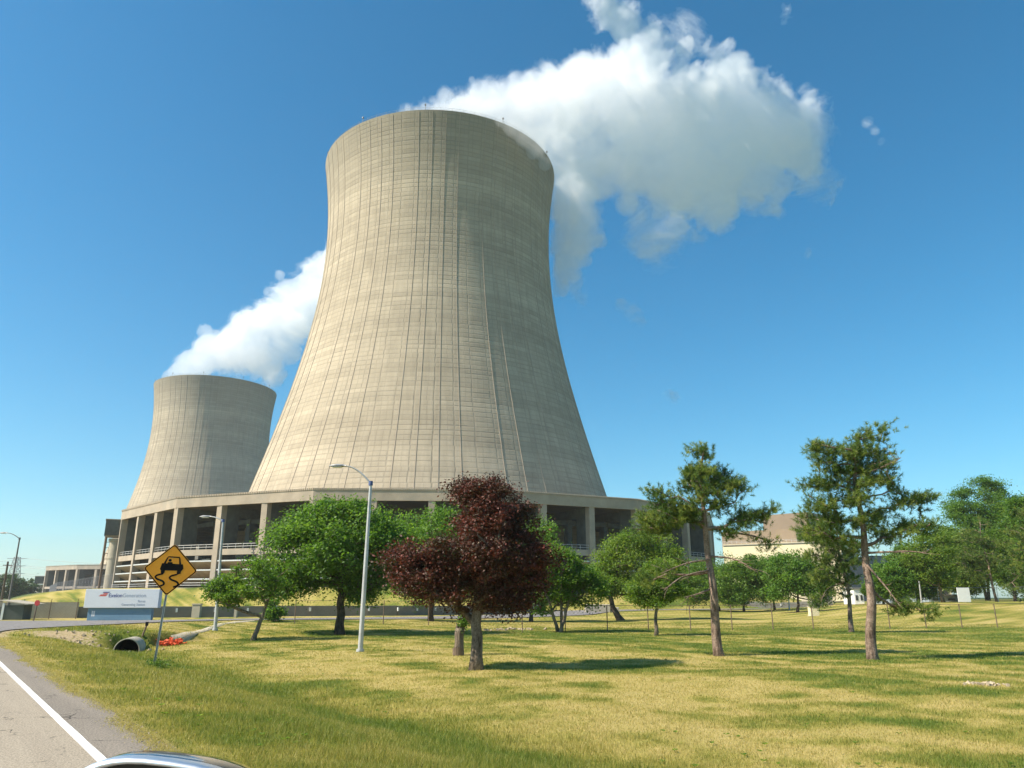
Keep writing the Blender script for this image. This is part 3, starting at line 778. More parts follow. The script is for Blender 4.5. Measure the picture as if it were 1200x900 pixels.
def skel_mesh(nodes, par, kids, rad, ntr, flare=1.35):
    mb = MB(); N = len(nodes); done = set()
    tp = nodes[:ntr].copy(); rr = rad[:ntr].copy(); rr[0] *= flare
    tp[0][2] -= .15
    mb.tube(tp, rr, 10)
    stack = []
    for i in range(N):
        for c in kids[i]:
            if c >= ntr: 
                main = max(kids[i], key=lambda q: rad[q]) if kids[i] else None
                if i < ntr or c != main: stack.append((i, c))
    for a, c in stack:
        ch = [a, c]; 
        while kids[ch[-1]]: ch.append(max(kids[ch[-1]], key=lambda q: rad[q]))
        P = nodes[ch]; rr = rad[ch].copy(); rr[0] = min(rad[a], rad[c] * 1.25)
        mb.tube(P, rr, 5 if rr[0] < .05 else 7, cap=False)
    return mb

def leaf_quads(P, size, rg, updir=.55, aspect=.6, fold=True):
    n = len(P); nrm = rg.normal(size=(n, 3)); nrm[:, 2] = np.abs(nrm[:, 2]) + updir; nrm /= np.linalg.norm(nrm, axis=1)[:, None]
    t = rg.normal(size=(n, 3)); t -= nrm * (t * nrm).sum(1)[:, None]; t /= np.linalg.norm(t, axis=1)[:, None]
    b = np.cross(nrm, t); s = size * rg.uniform(.6, 1.3, n)[:, None]
    V = np.stack([P - t * s, P + b * s * aspect + nrm * s * .15, P + t * s, P - b * s * aspect + nrm * s * .15], 1).reshape(-1, 3)
    return V, np.arange(4 * n).reshape(-1, 4)

def broadleaf(label, bx, by, spec, mat, bark='bark', n_cl=150, leaves=170, leaf=.085, r0=.17, top=None, lean=None, first=.35, stems=1, name='tree', cat='tree', spread=.34, seed=0, holes=.35, group=None, tipc=.55, Y=None):
    rg = np.random.default_rng(100 + seed)
    base = hit(bx, by) if Y is None else np.array([at(bx, by, Y)[0], Y, gz(at(bx, by, Y)[0], Y)])
    T = empty(name, base, label, cat, group)
    k = base[1] / (FPX * cP)
    pts, C, Rr = crown_points(spec, base, n_cl, rg, holes)
    cen = (C * Rr.prod(1)[:, None]).sum(0) / Rr.prod(1).sum()
    zt = C[:, 2].max() if top is None else at(top[0], top[1], base[1])[2] - base[2]
    xt = (cen[0] * .6 if top is None else at(top[0], top[1], base[1])[0] - base[0])
    mb_all = MB(); ntr = 9; allends = []
    for s_ in range(stems):
        off = np.array([0, 0, 0.]) if stems == 1 else np.array([math.cos(s_ * 2.4) * .12, math.sin(s_ * 2.4) * .12, 0])
        tgt = np.array([xt, cen[1] * .4, zt * .8]) if stems == 1 else np.array([C[s_ % len(C)][0] * .8, C[s_ % len(C)][1] * .6, zt * .75])
        ln = np.array(lean if lean is not None else (0, 0)) * 1.0
        tr = []
        for i in range(ntr):
            t = i / (ntr - 1); p = off + tgt * t
            w = math.sin(math.pi * min(1, t * 1.3)) if t < .77 else 0
            p = p + np.array([ln[0] * w, ln[1] * w, 0]) + rg.normal(size=3) * .035 * (i > 0) * zt / 5
            tr.append(p)
        sub = pts[s_::stems]
        nodes, par, kids, rad, ends = skeleton(tr, sub, rg, r0 / math.sqrt(stems), first=first, tip=.010 * max(1, k * 22) * tipc)
        mb = skel_mesh(nodes, par, kids, rad, ntr); mb_all.add(mb.v, mb.f)
    mb_all.build('trunk', M[bark], T, smooth=True)
    # leaves round every twig end, in flattened sprays
    P = []; tone = []
    szs = spread * (Rr.prod(1).max() ** (1 / 3)) / 2.2
    szs = max(.22, min(szs, .75))
    for p in pts:
        m = int(leaves * rg.uniform(.5, 1.4)); s = szs * rg.uniform(.7, 1.35)
        g = rg.normal(size=(m, 3)) * np.array([s, s, s * .55]); P.append(p + g)
        tone.append(np.clip(rg.normal(.5 + rg.normal() * .13, .2, m), 0, 1))
    P = np.concatenate(P); tone = np.concatenate(tone)
    V, F = leaf_quads(P, leaf, rg)
    mesh_np('crown', V, F, M[mat], T, attrs={'tone': ('FACE', tone)})
    return T

def needle_mesh(tufts, dirs, rg, L=.17, n=26, w=.010):
    """every tuft: a brush of needles round the end of a shoot"""
    m = len(tufts); P = np.repeat(tufts, n, 0); D = np.repeat(dirs, n, 0)
    back = rg.uniform(0, 1, m * n)[:, None]; P = P - D * back * L * 1.1
    v = rg.normal(size=(m * n, 3)); v /= np.linalg.norm(v, axis=1)[:, None]; v = v + D * rg.uniform(.35, 1.0, (m * n, 1)); v /= np.linalg.norm(v, axis=1)[:, None]
    l = L * rg.uniform(.7, 1.2, (m * n, 1)); s = np.cross(v, rg.normal(size=(m * n, 3))); s /= np.linalg.norm(s, axis=1)[:, None]
    V = np.stack([P - s * w, P + s * w, P + v * l], 1).reshape(-1, 3)
    return V, np.arange(3 * m * n).reshape(-1, 3)

def pine(label, bx, by, trunk_px, pads, mat='needle', r0=.2, tufts=9, n_pts=170, L=.20, w=.013, seed=0, first=.3, dead=(), bark='bark_pine', group=None, holes=.2, Y=None, psize=.30, nn=26, hol=None, cat='pine tree', name='pine_tree'):
    rg = np.random.default_rng(300 + seed)
    base = hit(bx, by) if Y is None else np.array([at(bx, by, Y)[0], Y, gz(at(bx, by, Y)[0], Y)])
    T = empty(name, base, label, cat, group)
    tr = dense(np.array([(at(x, y, base[1]) - base)[[0, 2]] for x, y in trunk_px]), 4)
    trk = [np.array([0, 0, 0.])] + [np.array([a, .12 * math.sin(i * .7), b]) for i, (a, b) in enumerate(tr) if b > .15]
    pts, C, Rr = crown_points(pads, base, n_pts, rg, holes if hol is None else hol, hscale=1.1, depth=.9)
    # long limbs: pads far from the trunk keep their own depth
    nodes, par, kids, rad, ends = skeleton(trk, pts, rg, r0, first=first, horiz=True, jitter=.07, droop=.04, seglen=.4, tip=.013, taper=.82)
    mb = skel_mesh(nodes, par, kids, rad, len(trk), 1.25)
    for (x0, y0, x1, y1, x2, y2) in dead:              # bare dead limbs
        a, b, c = (at(x0, y0, base[1]) - base, at(x1, y1, base[1] - .6) - base, at(x2, y2, base[1] - 1.0) - base)
        mb.tube(dense(np.array([a, b, c]), 5), np.linspace(.05, .012, 11), 5)
        for q in range(6):
            t = rg.uniform(.35, .95); p = a * (1 - t) + c * t + (b - (a + c) / 2) * 4 * t * (1 - t) * .5; e = p + rg.normal(size=3) * np.array([.3, .4, .3]) + (c - a) * .12
            mb.tube([p, (p + e) / 2 + rg.normal(size=3) * .04, e], (.014, .010, .005), 4)
    mb.build('trunk', M[bark], T, smooth=True)
    TP = []; TD = []; tone = []
    # shoots
    for p in pts:
        m = int(tufts * rg.uniform(.6, 1.5)); g = rg.normal(size=(m, 3)) * np.array([psize, psize, psize * .62])
        q = p + g; d = g / psize * .5 + np.array([0, 0, .75]) + rg.normal(size=(m, 3)) * .25 + np.array([p[0], p[1], 0]) * .12
        d /= np.linalg.norm(d, axis=1)[:, None]; TP.append(q); TD.append(d)
        tone.append(np.clip(rg.normal(.45 + rg.normal() * .18, .16, m), 0, 1))
    TP = np.concatenate(TP); TD = np.concatenate(TD); tone = np.repeat(np.concatenate(tone), nn)
    tone = np.clip(tone + rg.normal(size=len(tone)) * .1, 0, 1)
    V, F = needle_mesh(TP, TD, rg, L, nn, w)
    # thin twigs carrying the tufts
    mesh_np('crown', V, F, M[mat], T, attrs={'tone': ('FACE', tone)})
    return T

GT = 'trees scattered over the lawn'
broadleaf('small crooked green tree with leaning trunk beside the amber diamond sign', 296, 751,
          [(290, 690, 44, 20), (318, 672, 26, 20), (262, 692, 22, 12), (296, 665, 20, 10), (255, 685, 12, 7), (330, 690, 16, 14), (305, 700, 14, 7)], 'leaf_mid', 'bark', 110, 140, .07, .14, top=(318, 680), lean=(.05, 0), first=.5, seed=1, group=GT, holes=.50, spread=.30)
broadleaf('large bright green tree with a rounded crown behind the tall lamp post', 398, 744,
          [(392, 640, 66, 46), (350, 648, 40, 42), (440, 648, 42, 48), (402, 608, 46, 18), (360, 618, 30, 18), (455, 680, 25, 22), (430, 610, 32, 18), (340, 680, 26, 20), (405, 690, 40, 14), (478, 650, 20, 30)], 'leaf_green', 'bark_dark', 300, 210, .10, .30, top=(402, 625), first=.33, seed=2, group=GT, holes=.30, spread=.36)
broadleaf('low bright green shrub growing under the small crooked tree', 321, 728, [(321, 716, 10, 11), (315, 720, 6, 6)], 'leaf_green', 'bark', 30, 130, .10, .05, seed=3, name='shrub', cat='shrub', spread=.3)
broadleaf('maroon leaved tree with a stout trunk in front of the big tower', 558, 785,
          [(566, 600, 62, 36), (598, 592, 42, 30), (530, 600, 32, 26), (508, 615, 34, 26), (540, 582, 26, 18), (625, 645, 22, 30), (520, 640, 48, 42), (485, 648, 32, 26), (562, 640, 70, 46), (617, 640, 24, 38), (612, 688, 24, 24), (502, 682, 40, 26), (592, 650, 46, 52), (548, 688, 54, 32), (618, 602, 20, 26), (545, 578, 22, 16), (508, 690, 24, 20), (600, 702, 24, 18), (470, 655, 22, 14), (585, 572, 22, 10), (500, 625, 25, 18)], 'leaf_maroon', 'bark', 460, 190, .052, .225, top=(560, 610), first=.28, seed=4, group=GT, holes=.54, spread=.17)
broadleaf('bright green tree filling the gap left of the maroon tree', 505, 728,
          [(505, 640, 40, 45), (480, 625, 26, 22), (530, 680, 34, 26), (470, 672, 22, 24), (495, 690, 34, 16)], 'leaf_green', 'bark_dark', 150, 180, .13, .26, seed=5, group=GT, spread=.4)
broadleaf('green tree showing through right behind the maroon crown', 622, 729,
          [(632, 655, 24, 42), (618, 680, 25, 22), (640, 680, 18, 20)], 'leaf_green', 'bark_dark', 90, 170, .13, .2, seed=6, group=GT, spread=.4)
broadleaf('multi stemmed green tree just right of the maroon tree', 656, 741,
          [(655, 672, 40, 26), (630, 690, 24, 18), (682, 690, 26, 20), (650, 652, 28, 14), (640, 710, 16, 10), (690, 672, 16, 16)], 'leaf_mid', 'bark', 170, 170, .085, .21, stems=3, seed=7, group=GT, holes=.38, spread=.32, first=.35)
broadleaf('wide light green tree with a left leaning dark trunk behind the slim tree', 728, 727,
          [(742, 660, 44, 30), (718, 672, 26, 26), (772, 662, 30, 26), (748, 638, 34, 13), (700, 680, 14, 14), (738, 688, 30, 12)], 'leaf_olive', 'bark_dark', 230, 190, .11, .36, top=(712, 680), lean=(-.3, 0), first=.35, seed=8, group=GT, spread=.36)
broadleaf('slim tree with a bare thin trunk in front of the wide light green tree', 769, 745,
          [(766, 690, 26, 18), (775, 668, 20, 18), (750, 702, 14, 10), (790, 690, 16, 14), (768, 706, 22, 8)], 'leaf_olive', 'bark', 110, 150, .075, .12, first=.55, seed=9, group=GT, holes=.4, spread=.28)
GR = 'trees massed at the right edge behind the white board'
for i, (bx, by, Yq, sp, lab, mt) in enumerate([
        (1190, 702, 120, [(1186, 650, 26, 34), (1200, 620, 20, 30), (1196, 680, 24, 18)], 'deep green tree filling in right of the pointed green tree', 'leaf_mid'),
        (1128, 702, 125, [(1124, 660, 22, 30), (1112, 640, 18, 22), (1130, 682, 18, 14)], 'green tree directly left of the pointed green tree, above the white board', 'leaf_olive'),
        (1076, 703, 118, [(1072, 672, 22, 24), (1062, 655, 16, 18), (1084, 684, 16, 12)], 'dark green tree between the tallest pine and the thin yellowish tree', 'leaf_mid'),
        (1210, 703, 112, [(1208, 600, 18, 20), (1214, 660, 20, 30)], 'half seen green tree at the extreme right edge', 'leaf_green')]):
    broadleaf(lab, bx, by, sp, mt, 'bark_dark', 150, 260, .17, .26, seed=60 + i, group=GR, spread=.42, first=.3, Y=Yq)
GB = 'round green trees in the middle distance'
for i, (bx, by, sp, lab, mt) in enumerate([
        (843, 716, [(830, 680, 32, 24), (850, 670, 22, 18), (812, 690, 20, 18)], 'dark round tree showing left of the tall leaning pine trunk', 'leaf_mid'),
        (872, 717, [(866, 684, 24, 24), (882, 672, 20, 20), (854, 694, 14, 14)], 'dark green tree in the row just right of the tall leaning pine trunk', 'leaf_mid'),
        (908, 715, [(902, 678, 24, 22), (916, 668, 20, 16), (890, 690, 16, 16)], 'bright green tree in front of the beige wall, leftmost of its pair', 'leaf_green'),
        (935, 718, [(930, 674, 30, 22), (948, 684, 24, 20), (918, 690, 20, 14), (965, 690, 16, 16)], 'bright green tree with crossing trunks left of the small pine', 'leaf_green'),
        (1052, 708, [(1046, 680, 22, 18), (1062, 668, 14, 14)], 'green tree low behind the tallest pine', 'leaf_green'),
        (1036, 708, [(1030, 690, 14, 12)], 'small green tree seen just right of the tallest pine trunk', 'leaf_mid')]):
    broadleaf(lab, bx, by, sp, mt, 'bark_dark', 110, 220, .16, .20, seed=20 + i, group=GB, spread=.42, first=.42)
broadleaf('tallest broadleaf tree near the right edge, with a pointed green crown', 1158, 704,
          [(1150, 592, 34, 32), (1128, 622, 24, 34), (1172, 612, 32, 36), (1150, 655, 46, 28), (1154, 568, 18, 13), (1184, 640, 20, 26), (1125, 655, 22, 22), (1135, 575, 9, 10), (1192, 600, 10, 12)], 'leaf_green', 'bark_dark', 320, 300, .17, .38, seed=30, group=GT, spread=.42, first=.3, stems=2)
broadleaf('yellowish green tree with a thin trunk left of the white board', 1106, 706,
          [(1096, 640, 20, 24), (1082, 660, 20, 20), (1102, 668, 18, 16), (1072, 648, 14, 16)], 'leaf_olive', 'bark', 110, 170, .14, .22, seed=31, group=GT, spread=.4, holes=.4)
pine('tall leaning pine with a ragged crown and bare trunk, left of the tallest pine', 843, 769,
     [(842, 768), (838, 720), (834, 680), (829, 640), (824, 600), (822, 565), (822, 540), (826, 526)],
     [(822, 528, 18, 6), (834, 542, 8, 6), (812, 545, 7, 7), (830, 556, 26, 9), (810, 566, 14, 9), (850, 560, 13, 9), (835, 572, 24, 9), (862, 572, 13, 10), (872, 576, 8, 6), (775, 576, 22, 5), (790, 588, 26, 7),
      (775, 606, 26, 10), (760, 618, 18, 8), (800, 598, 22, 9), (824, 590, 20, 9), (845, 592, 16, 8), (880, 603, 16, 9), (902, 598, 12, 5), (895, 612, 10, 6), (868, 612, 14, 6), (850, 622, 14, 5), (815, 614, 14, 6), (905, 632, 12, 4), (880, 628, 9, 4), (893, 645, 8, 4), (755, 680, 16, 8), (775, 668, 14, 6)],
     r0=.20, n_pts=215, seed=1, tufts=13, first=.35, dead=[(832, 668, 800, 676, 778, 692), (831, 656, 805, 660, 775, 672), (833, 652, 860, 655, 885, 668), (834, 690, 815, 697, 802, 700)], group=GT, psize=.23, L=.17, w=.009, hol=.36)
pine('tallest pine with an open crown and thick straight trunk, right of the tall leaning pine', 1023, 773,
     [(1023, 772), (1021, 730), (1019, 690), (1015, 650), (1009, 610), (1004, 570), (1002, 540), (1006, 515)],
     [(1028, 504, 10, 9), (1012, 512, 14, 6), (990, 516, 10, 6), (960, 524, 16, 6), (985, 530, 22, 8), (1010, 528, 16, 8), (1035, 530, 12, 6), (948, 536, 10, 5), (972, 544, 16, 8), (1000, 548, 22, 8), (1032, 545, 14, 6), (950, 566, 12, 6), (972, 562, 18, 8), (1002, 566, 22, 8), (1034, 562, 18, 7), (948, 578, 8, 5),
      (958, 592, 16, 6), (985, 584, 20, 7), (1020, 582, 18, 7), (1050, 575, 14, 7), (1060, 588, 12, 6), (940, 604, 16, 5), (975, 606, 18, 7), (1018, 610, 18, 8), (1040, 600, 14, 6), (1078, 584, 14, 5), (1095, 583, 9, 4), (1085, 596, 10, 6), (1072, 616, 22, 6), (1045, 625, 20, 6), (1102, 600, 5, 5), (955, 622, 18, 7), (935, 618, 9, 5), (985, 628, 12, 6), (1068, 712, 16, 4), (1092, 716, 14, 5), (1058, 704, 10, 5)],
     r0=.205, n_pts=250, seed=2, tufts=13, first=.28, dead=[(1017, 648, 1060, 646, 1086, 648), (1000, 560, 1040, 545, 1056, 536), (1016, 662, 1040, 690, 1056, 712)], group=GT, psize=.23, L=.17, w=.009, hol=.36)
pine('small olive pine leaning behind the tallest pine trunk, branches nearly to the grass', 998, 741,
     [(998, 740), (996, 710), (991, 680), (984, 650), (980, 625), (978, 610)],
     [(978, 612, 10, 8), (970, 630, 20, 9), (992, 640, 20, 9), (960, 648, 18, 8), (985, 660, 22, 9), (1008, 655, 14, 7), (968, 672, 18, 7), (995, 680, 16, 7), (955, 684, 14, 6), (978, 694, 16, 6), (960, 702, 12, 6), (1015, 640, 9, 7), (948, 632, 12, 6)],
     r0=.16, n_pts=230, seed=3, tufts=8, first=.25, dead=[(992, 682, 970, 690, 962, 706)], group=GT, psize=.26, L=.20, w=.013)
pine('olive pine with a left leaning pale trunk beside the white board', 1168, 705,
     [(1168, 704), (1162, 680), (1156, 655), (1150, 630), (1148, 612)],
     [(1148, 612, 10, 8), (1142, 628, 18, 9), (1160, 636, 14, 8), (1132, 648, 18, 9), (1155, 655, 18, 8), (1120, 666, 18, 7), (1145, 674, 16, 6), (1108, 678, 10, 5)],
     r0=.2, n_pts=170, seed=4, tufts=8, group=GT, psize=.38, L=.28, w=.022)
pine('olive pine cut by the right edge of the view', 1214, 708,
     [(1214, 707), (1212, 660), (1208, 620), (1205, 585), (1204, 550)],
     [(1203, 552, 5, 5), (1198, 622, 14, 8), (1186, 640, 16, 8), (1205, 650, 18, 9), (1180, 660, 14, 8), (1195, 672, 18, 8), (1205, 600, 12, 8), (1188, 688, 12, 6), (1204, 700, 10, 4), (1220, 630, 20, 20), (1222, 670, 20, 20)],
     r0=.24, n_pts=190, seed=5, tufts=8, group=GT, psize=.38, L=.28, w=.022)
# broken trunk beside the maroon tree
b = hit(537, 768)
T = empty('tree_stump', b, 'broken leaning stump with reddish torn bark beside the maroon tree', 'stump')
mb = MB(); P = [(0, 0, -.15), (.02, 0, .12), (.03, 0, .5), (.02, .02, .85), (.04, .02, 1.05)]
mb.tube(P, (.27, .215, .18, .19, .17), 12)
mb.build('trunk', M['bark'], T, smooth=True)
mb = MB(); rg = np.random.default_rng(9)
for i in range(12):
    t = i / 12 * 6.28; c = (.04 + math.cos(t) * .13, .02 + math.sin(t) * .13, 1.0); mb.tube([c, (c[0] * 1.1, c[1] * 1.1, 1.0 + rg.uniform(.08, .32))], (.045, .008), 5)
mb.tube([(.03, 0, .6), (.16, .02, .85), (.22, .05, 1.35)], (.09, .07, .04), 7)
mb.build('splinters', M['bark'], T)
mb = MB()
for i in range(5):
    t = -2.4 + i * .35; mb.box((math.cos(t) * .235, math.sin(t) * .235, .12 + .05 * (i % 2)), (.04, .12, .35), t)
mb.build('torn_bark', M['red_bark'] if 'red_bark' in M else M['rust'], T)
n = 500; Pq = np.c_[rg.normal(.2, .12, n), rg.normal(0, .14, n), rg.normal(1.3, .16, n)]; V, F = leaf_quads(Pq, .05, rg)
mesh_np('sprouts', V, F, M['leaf_mid'], T, attrs={'tone': ('FACE', rg.uniform(0, .7, n))})
# far tree line on the left horizon
for i, (px, py, Y, h, lab) in enumerate([(8, 703, 330, 11, 'hazy far tree at the left edge behind the leaning lamp post'), (20, 703, 360, 13, 'hazy far tree right beside the leaning lamp post, the taller of two mounds'), (33, 703, 380, 11.5, 'hazy far tree nearest the distant tower ring')]):
    r = h / 2 / (Y / (FPX * cP)); broadleaf(lab, px, py, [(px, 700 - r * .9, 10, r * .9), (px - 5, 701 - r * .5, 8, r * .55), (px + 6, 701 - r * .6, 8, r * .6)], 'far_leaf', 'bark_dark', 45, 120, .45, .4, seed=40 + i, group='far trees on the left horizon', Y=Y, holes=.1, spread=.6)
# ------------------------------------------------------------------ street furniture, signs, walls, buildings
def lamp(px, py, tx, ty, label, arm=-1, armlen=1.5, rise=.9, mat='lampwhite', Y=None, group='street lamps'):
    b = hit(px, py) if Y is None else np.array([*at(px, py, Y)[:2], gz(*at(px, py, Y)[:2])])
    top = at(tx, ty, b[1]) - b; h = top[2]
    T = empty('street_lamp', b, label, 'street lamp', group)
    m = MB(); m.tube([(0, 0, -.2), tuple(top * .5), tuple(top)], (.115, .095, .065), 12); m.tube([(0, 0, -.1), (0, 0, .12)], (.19, .17), 12)
    m.build('pole', M[mat], T)
    m = MB(); m.tube([tuple(top * .985), tuple(top * 1.012)], (.105, .095), 10); m.build('pole_cap', M['capblue' if mat == 'lampwhite' else mat], T)
    m = MB(); q = []
    for i in range(9):
        t = i / 8; q.append((top[0] + arm * armlen * t, top[1], h - .05 + rise * math.sin(t * math.pi / 2) ** .9))
    m.tube(q, np.linspace(.045, .032, 9), 8); m.build('arm', M[mat], T)
    e = np.array(q[-1]); m = MB()
    for i, (dx, w_, hh) in enumerate(((-.05, .05, .05), (.12, .14, .09), (.42, .19, .10), (.66, .13, .06), (.74, .05, .03))):
        pass
    S = [(-.06, .05, .05), (.12, .14, .09), (.42, .19, .10), (.66, .13, .06), (.76, .04, .03)]; V = []
    for dx, w_, hh in S:
        for k in range(10):
            t = 2 * math.pi * k / 10; V.append((e[0] + arm * dx, e[1] + math.cos(t) * w_, e[2] + math.sin(t) * hh * (.45 if math.sin(t) < 0 else 1)))
    m.add(V, [(i * 10 + k, i * 10 + (k + 1) % 10, (i + 1) * 10 + (k + 1) % 10, (i + 1) * 10 + k) for i in range(4) for k in range(10)] + [tuple(range(10)), tuple(range(40, 50))])
    hd = m.build('lamp_head', M['greysteel'], T, smooth=True)
    m = MB(); m.box((e[0] + arm * .38, e[1], e[2] - .052), (.42, .22, .035)); m.build('lens', M['white'], hd, bevel=.01)
    return T
lamp(422, 764, 434.5, 566, 'tall pale lamp post in front of the large bright green tree', -1, 1.25, .85)
lamp(252, 739, 261.5, 610, 'lamp post rising behind the small crooked green tree', -1, .85, .30)
lamp(7, 725, 23, 631, 'dark leaning lamp post at the far left edge', -1, 1.45, .62, 'darkpole')
lamp(925, 715, 921.5, 650, 'pale far lamp post standing before the beige wall', -1, 1.3, 1.3)
lamp(1080, 706, 1076, 672, 'short pale lamp post among the trees left of the white board', -1, .4, .2)

# slippery road warning sign
b = hit(180, 783); T = empty('warning_sign', b, 'amber diamond slippery road sign leaning on a steel post beside the ditch', 'road sign')
ptop = at(205, 640, b[1]) - b; Rb = ptop / np.linalg.norm(ptop)
m = MB(); zax = Rb; L_ = np.linalg.norm(ptop)
fw = np.array([0, 1, 0.]) - Rb * Rb[1]; fw /= np.linalg.norm(fw); rt = np.cross(fw, Rb)
yaw = R(-14)   # face turned a little
fw2 = fw * math.cos(yaw) + rt * math.sin(yaw); rt2 = np.cross(fw2, Rb)
B3 = np.stack([rt2, fw2, Rb], 1)                 # columns: right, away, along the post
def loc_pts(P): return [tuple(B3 @ np.array(p, float)) for p in P]
m = MB(); o_ = [(-.03, -.02), (-.012, -.02), (-.012, .015), (.012, .015), (.012, -.02), (.03, -.02), (.03, -.014), (.018, -.014), (.018, .022), (-.018, .022), (-.018, -.014), (-.03, -.014)]
m.prism([(x * 1.25, y * 1.25) for x, y in o_], -.4, L_ * .985)
pst = m.build('post', M['galv'], T, M=B3)
# diamond: centre from the photograph
cz = L_ * .80
k_ = b[1] / (FPX * cP)
w_px = 29.2; hd = w_px * k_ * .95
def diamond(r, y, cr=.09):
    out = []
    for q in range(4):
        a = q * math.pi / 2; c = np.array([math.cos(a), math.sin(a)]) * (r - cr * 1.414)
        for s_ in range(5):
            t = a - math.pi / 4 + s_ * math.pi / 8; out.append((c[0] + math.cos(t) * cr, y, c[1] + math.sin(t) * cr))
    return out
m = MB(); D_ = diamond(hd, 0); m.extr([(x, -.030, z + cz) for x, _, z in D_], (0, .004, 0)); plate = m.build('plate', M['orange_sign'], T, M=B3)
# black border as a ring
oo, ii = diamond(hd * .985, 0, .085), diamond(hd * .985 - .05, 0, .06)
V = [(x, -.0325, z + cz) for x, _, z in oo] + [(x, -.0325, z + cz) for x, _, z in ii]; nq = len(oo)
mesh_np('border', np.array(V) @ B3.T, [(i, (i + 1) % nq, nq + (i + 1) % nq, nq + i) for i in range(nq)], M['black'], plate)
def sgn(P, y=-.0325): return [((x - .02) * hd * (1.1 if z > -.18 else 1.0), y, (z * .96 + .02) * hd + cz) for x, z in P]
# the car symbol (half-diagonal = 1)
m = MB()
def flat(P, y=-.0325): m.add(np.array(sgn(P, y)), [tuple(range(len(P)))])
flat([(-.34, -.02), (-.30, .22), (.40, .22), (.44, .05), (.40, -.04), (-.30, -.07)])
flat([(-.30, -.06), (-.16, -.05), (-.17, -.17), (-.29, -.17)]); flat([(.24, -.04), (.38, -.04), (.37, -.17), (.24, -.17)])
flat([(-.245, .22), (-.175, .22), (-.115, .46), (-.17, .44)]); flat([(.27, .22), (.34, .22), (.285, .44), (.235, .46)]); flat([(-.17, .44), (-.115, .46), (.235, .46), (.285, .44), (.25, .51), (-.12, .51)])
flat([(-.05 + .055 * math.cos(t), .35 + .06 * math.sin(t)) for t in np.arange(10) / 10 * 6.283]); flat([(-.13, .22), (.06, .22), (.03, .28), (-.10, .28)])
def track(x0):
    C = dense(np.array([(x0, -.15), (x0 - .04, -.20), (x0 - .20, -.26), (x0 - .265, -.33), (x0 - .20, -.41), (x0 + .0, -.48), (x0 + .08, -.56), (x0 + .05, -.64), (x0 - .08, -.70)]), 4); n = len(C); V = []
    for i, p in enumerate(C):
        d = C[min(i + 1, n - 1)] - C[max(i - 1, 0)]; d /= np.linalg.norm(d); q = np.array([-d[1], d[0]]) * .035
        V += [p + q, p - q]
    m.add(np.array(sgn(V)), [(2 * i, 2 * i + 1, 2 * i + 3, 2 * i + 2) for i in range(n - 1)])
track(-.22); track(.30)
ink = [np.array(v) for v in m.v]; mm = MB(); mm.v = m.v; mm.f = m.f
mm.build('skidding_car_symbol', M['black'], plate, M=B3)
m = MB()
for z in (cz + .45 * hd, cz - .45 * hd): m.box((0, -.034, z), (.02, .006, .02))
m.build('bolts', M['galv'], plate, M=B3)

# company sign
pL = at(98, 724.5, 69.0); pR = at(185, 724.5, 69.0); gzz = gz((pL[0] + pR[0]) / 2, 69.0)
wS = pR[0] - pL[0]; cx = (pL[0] + pR[0]) / 2
zt = at(140, 690.5, 69)[2]; zm = at(140, 712.3, 69)[2]; z0 = gzz - .1
T = empty('company_sign', (cx, 69, z0), 'long pale grey company name sign on a blue plinth beside the entrance road', 'sign')
H1, H0 = zt - zm, zm - z0
m = MB(); m.box((0, 0, H0 + H1 / 2), (wS, .6, H1)); pan = m.build('panel', M['sign_face'], T, bevel=.02)
m = MB(); m.box((-.12, .1, H0 / 2 - .1), (wS * .86, .42, H0 + .2 - .01)); m.build('plinth', M['sign_base'], T, bevel=.015)
m = MB(); 
for dx in (-.48, -.42): pass
m.add([(-wS * .395, -.113, H0 * .45), (-wS * .375, -.113, H0 * .45), (-wS * .375, -.113, H0 * .8), (-wS * .395, -.113, H0 * .8)], [(0, 1, 2, 3)]); m.add([(-wS * .37, -.113, H0 * .45), (-wS * .35, -.113, H0 * .45), (-wS * .35, -.113, H0 * .8), (-wS * .37, -.113, H0 * .8)], [(0, 1, 2, 3)])
m.build('utility_emblem', M['sign_face'], T)
def text(body, x, z, size, mat, bold=0, parent=None, y=-.304, align='LEFT', name='lettering'):
    c = bpy.data.curves.new(name, 'FONT'); c.body = body; c.size = size; c.offset = bold; c.extrude = .003; c.align_x = align; c.materials.append(mat)
    tmp = bpy.data.objects.new('tmp_text', c); COL.objects.link(tmp); bpy.context.view_layer.update()
    me = bpy.data.meshes.new_from_object(tmp.evaluated_get(bpy.context.evaluated_depsgraph_get())); bpy.data.objects.remove(tmp)
    if not me.materials: me.materials.append(mat)
    o = bpy.data.objects.new(name, me); link(o, parent); o.location = (x, y, z); o.rotation_euler = (R(90), 0, 0); return o
s1 = H1 * .255
zc = H0 + H1
t1 = text('Exelon', -wS * .185, zc - H1 * .43, s1 * 1.12, M['navy'], .006, pan)
bpy.context.view_layer.update(); wE = t1.dimensions.x
t2 = text('Generation.', -wS * .185 + wE + .05, zc - H1 * .43, s1 * 1.12, M['greyink'], 0, pan)
xr = wS * .325
text('Byron', xr, zc - H1 * .70, s1 * .68, M['greyink'], .002, pan, align='RIGHT'); text('Generating Station', xr, zc - H1 * .88, s1 * .68, M['greyink'], .002, pan, align='RIGHT')
m = MB(); x0 = -wS * .315; zz = zc - H1 * .38
def par(x, z, w, h, s): m.add([(x, -.304, z), (x + w, -.304, z), (x + w + s, -.304, z + h), (x + s, -.304, z + h)], [(0, 1, 2, 3)])
par(x0, zz, .62, H1 * .10, .16); em1 = m; par(x0 + .30, zz + H1 * .115, .42, H1 * .06, .12); m.build('red_emblem', M['redink'], pan)
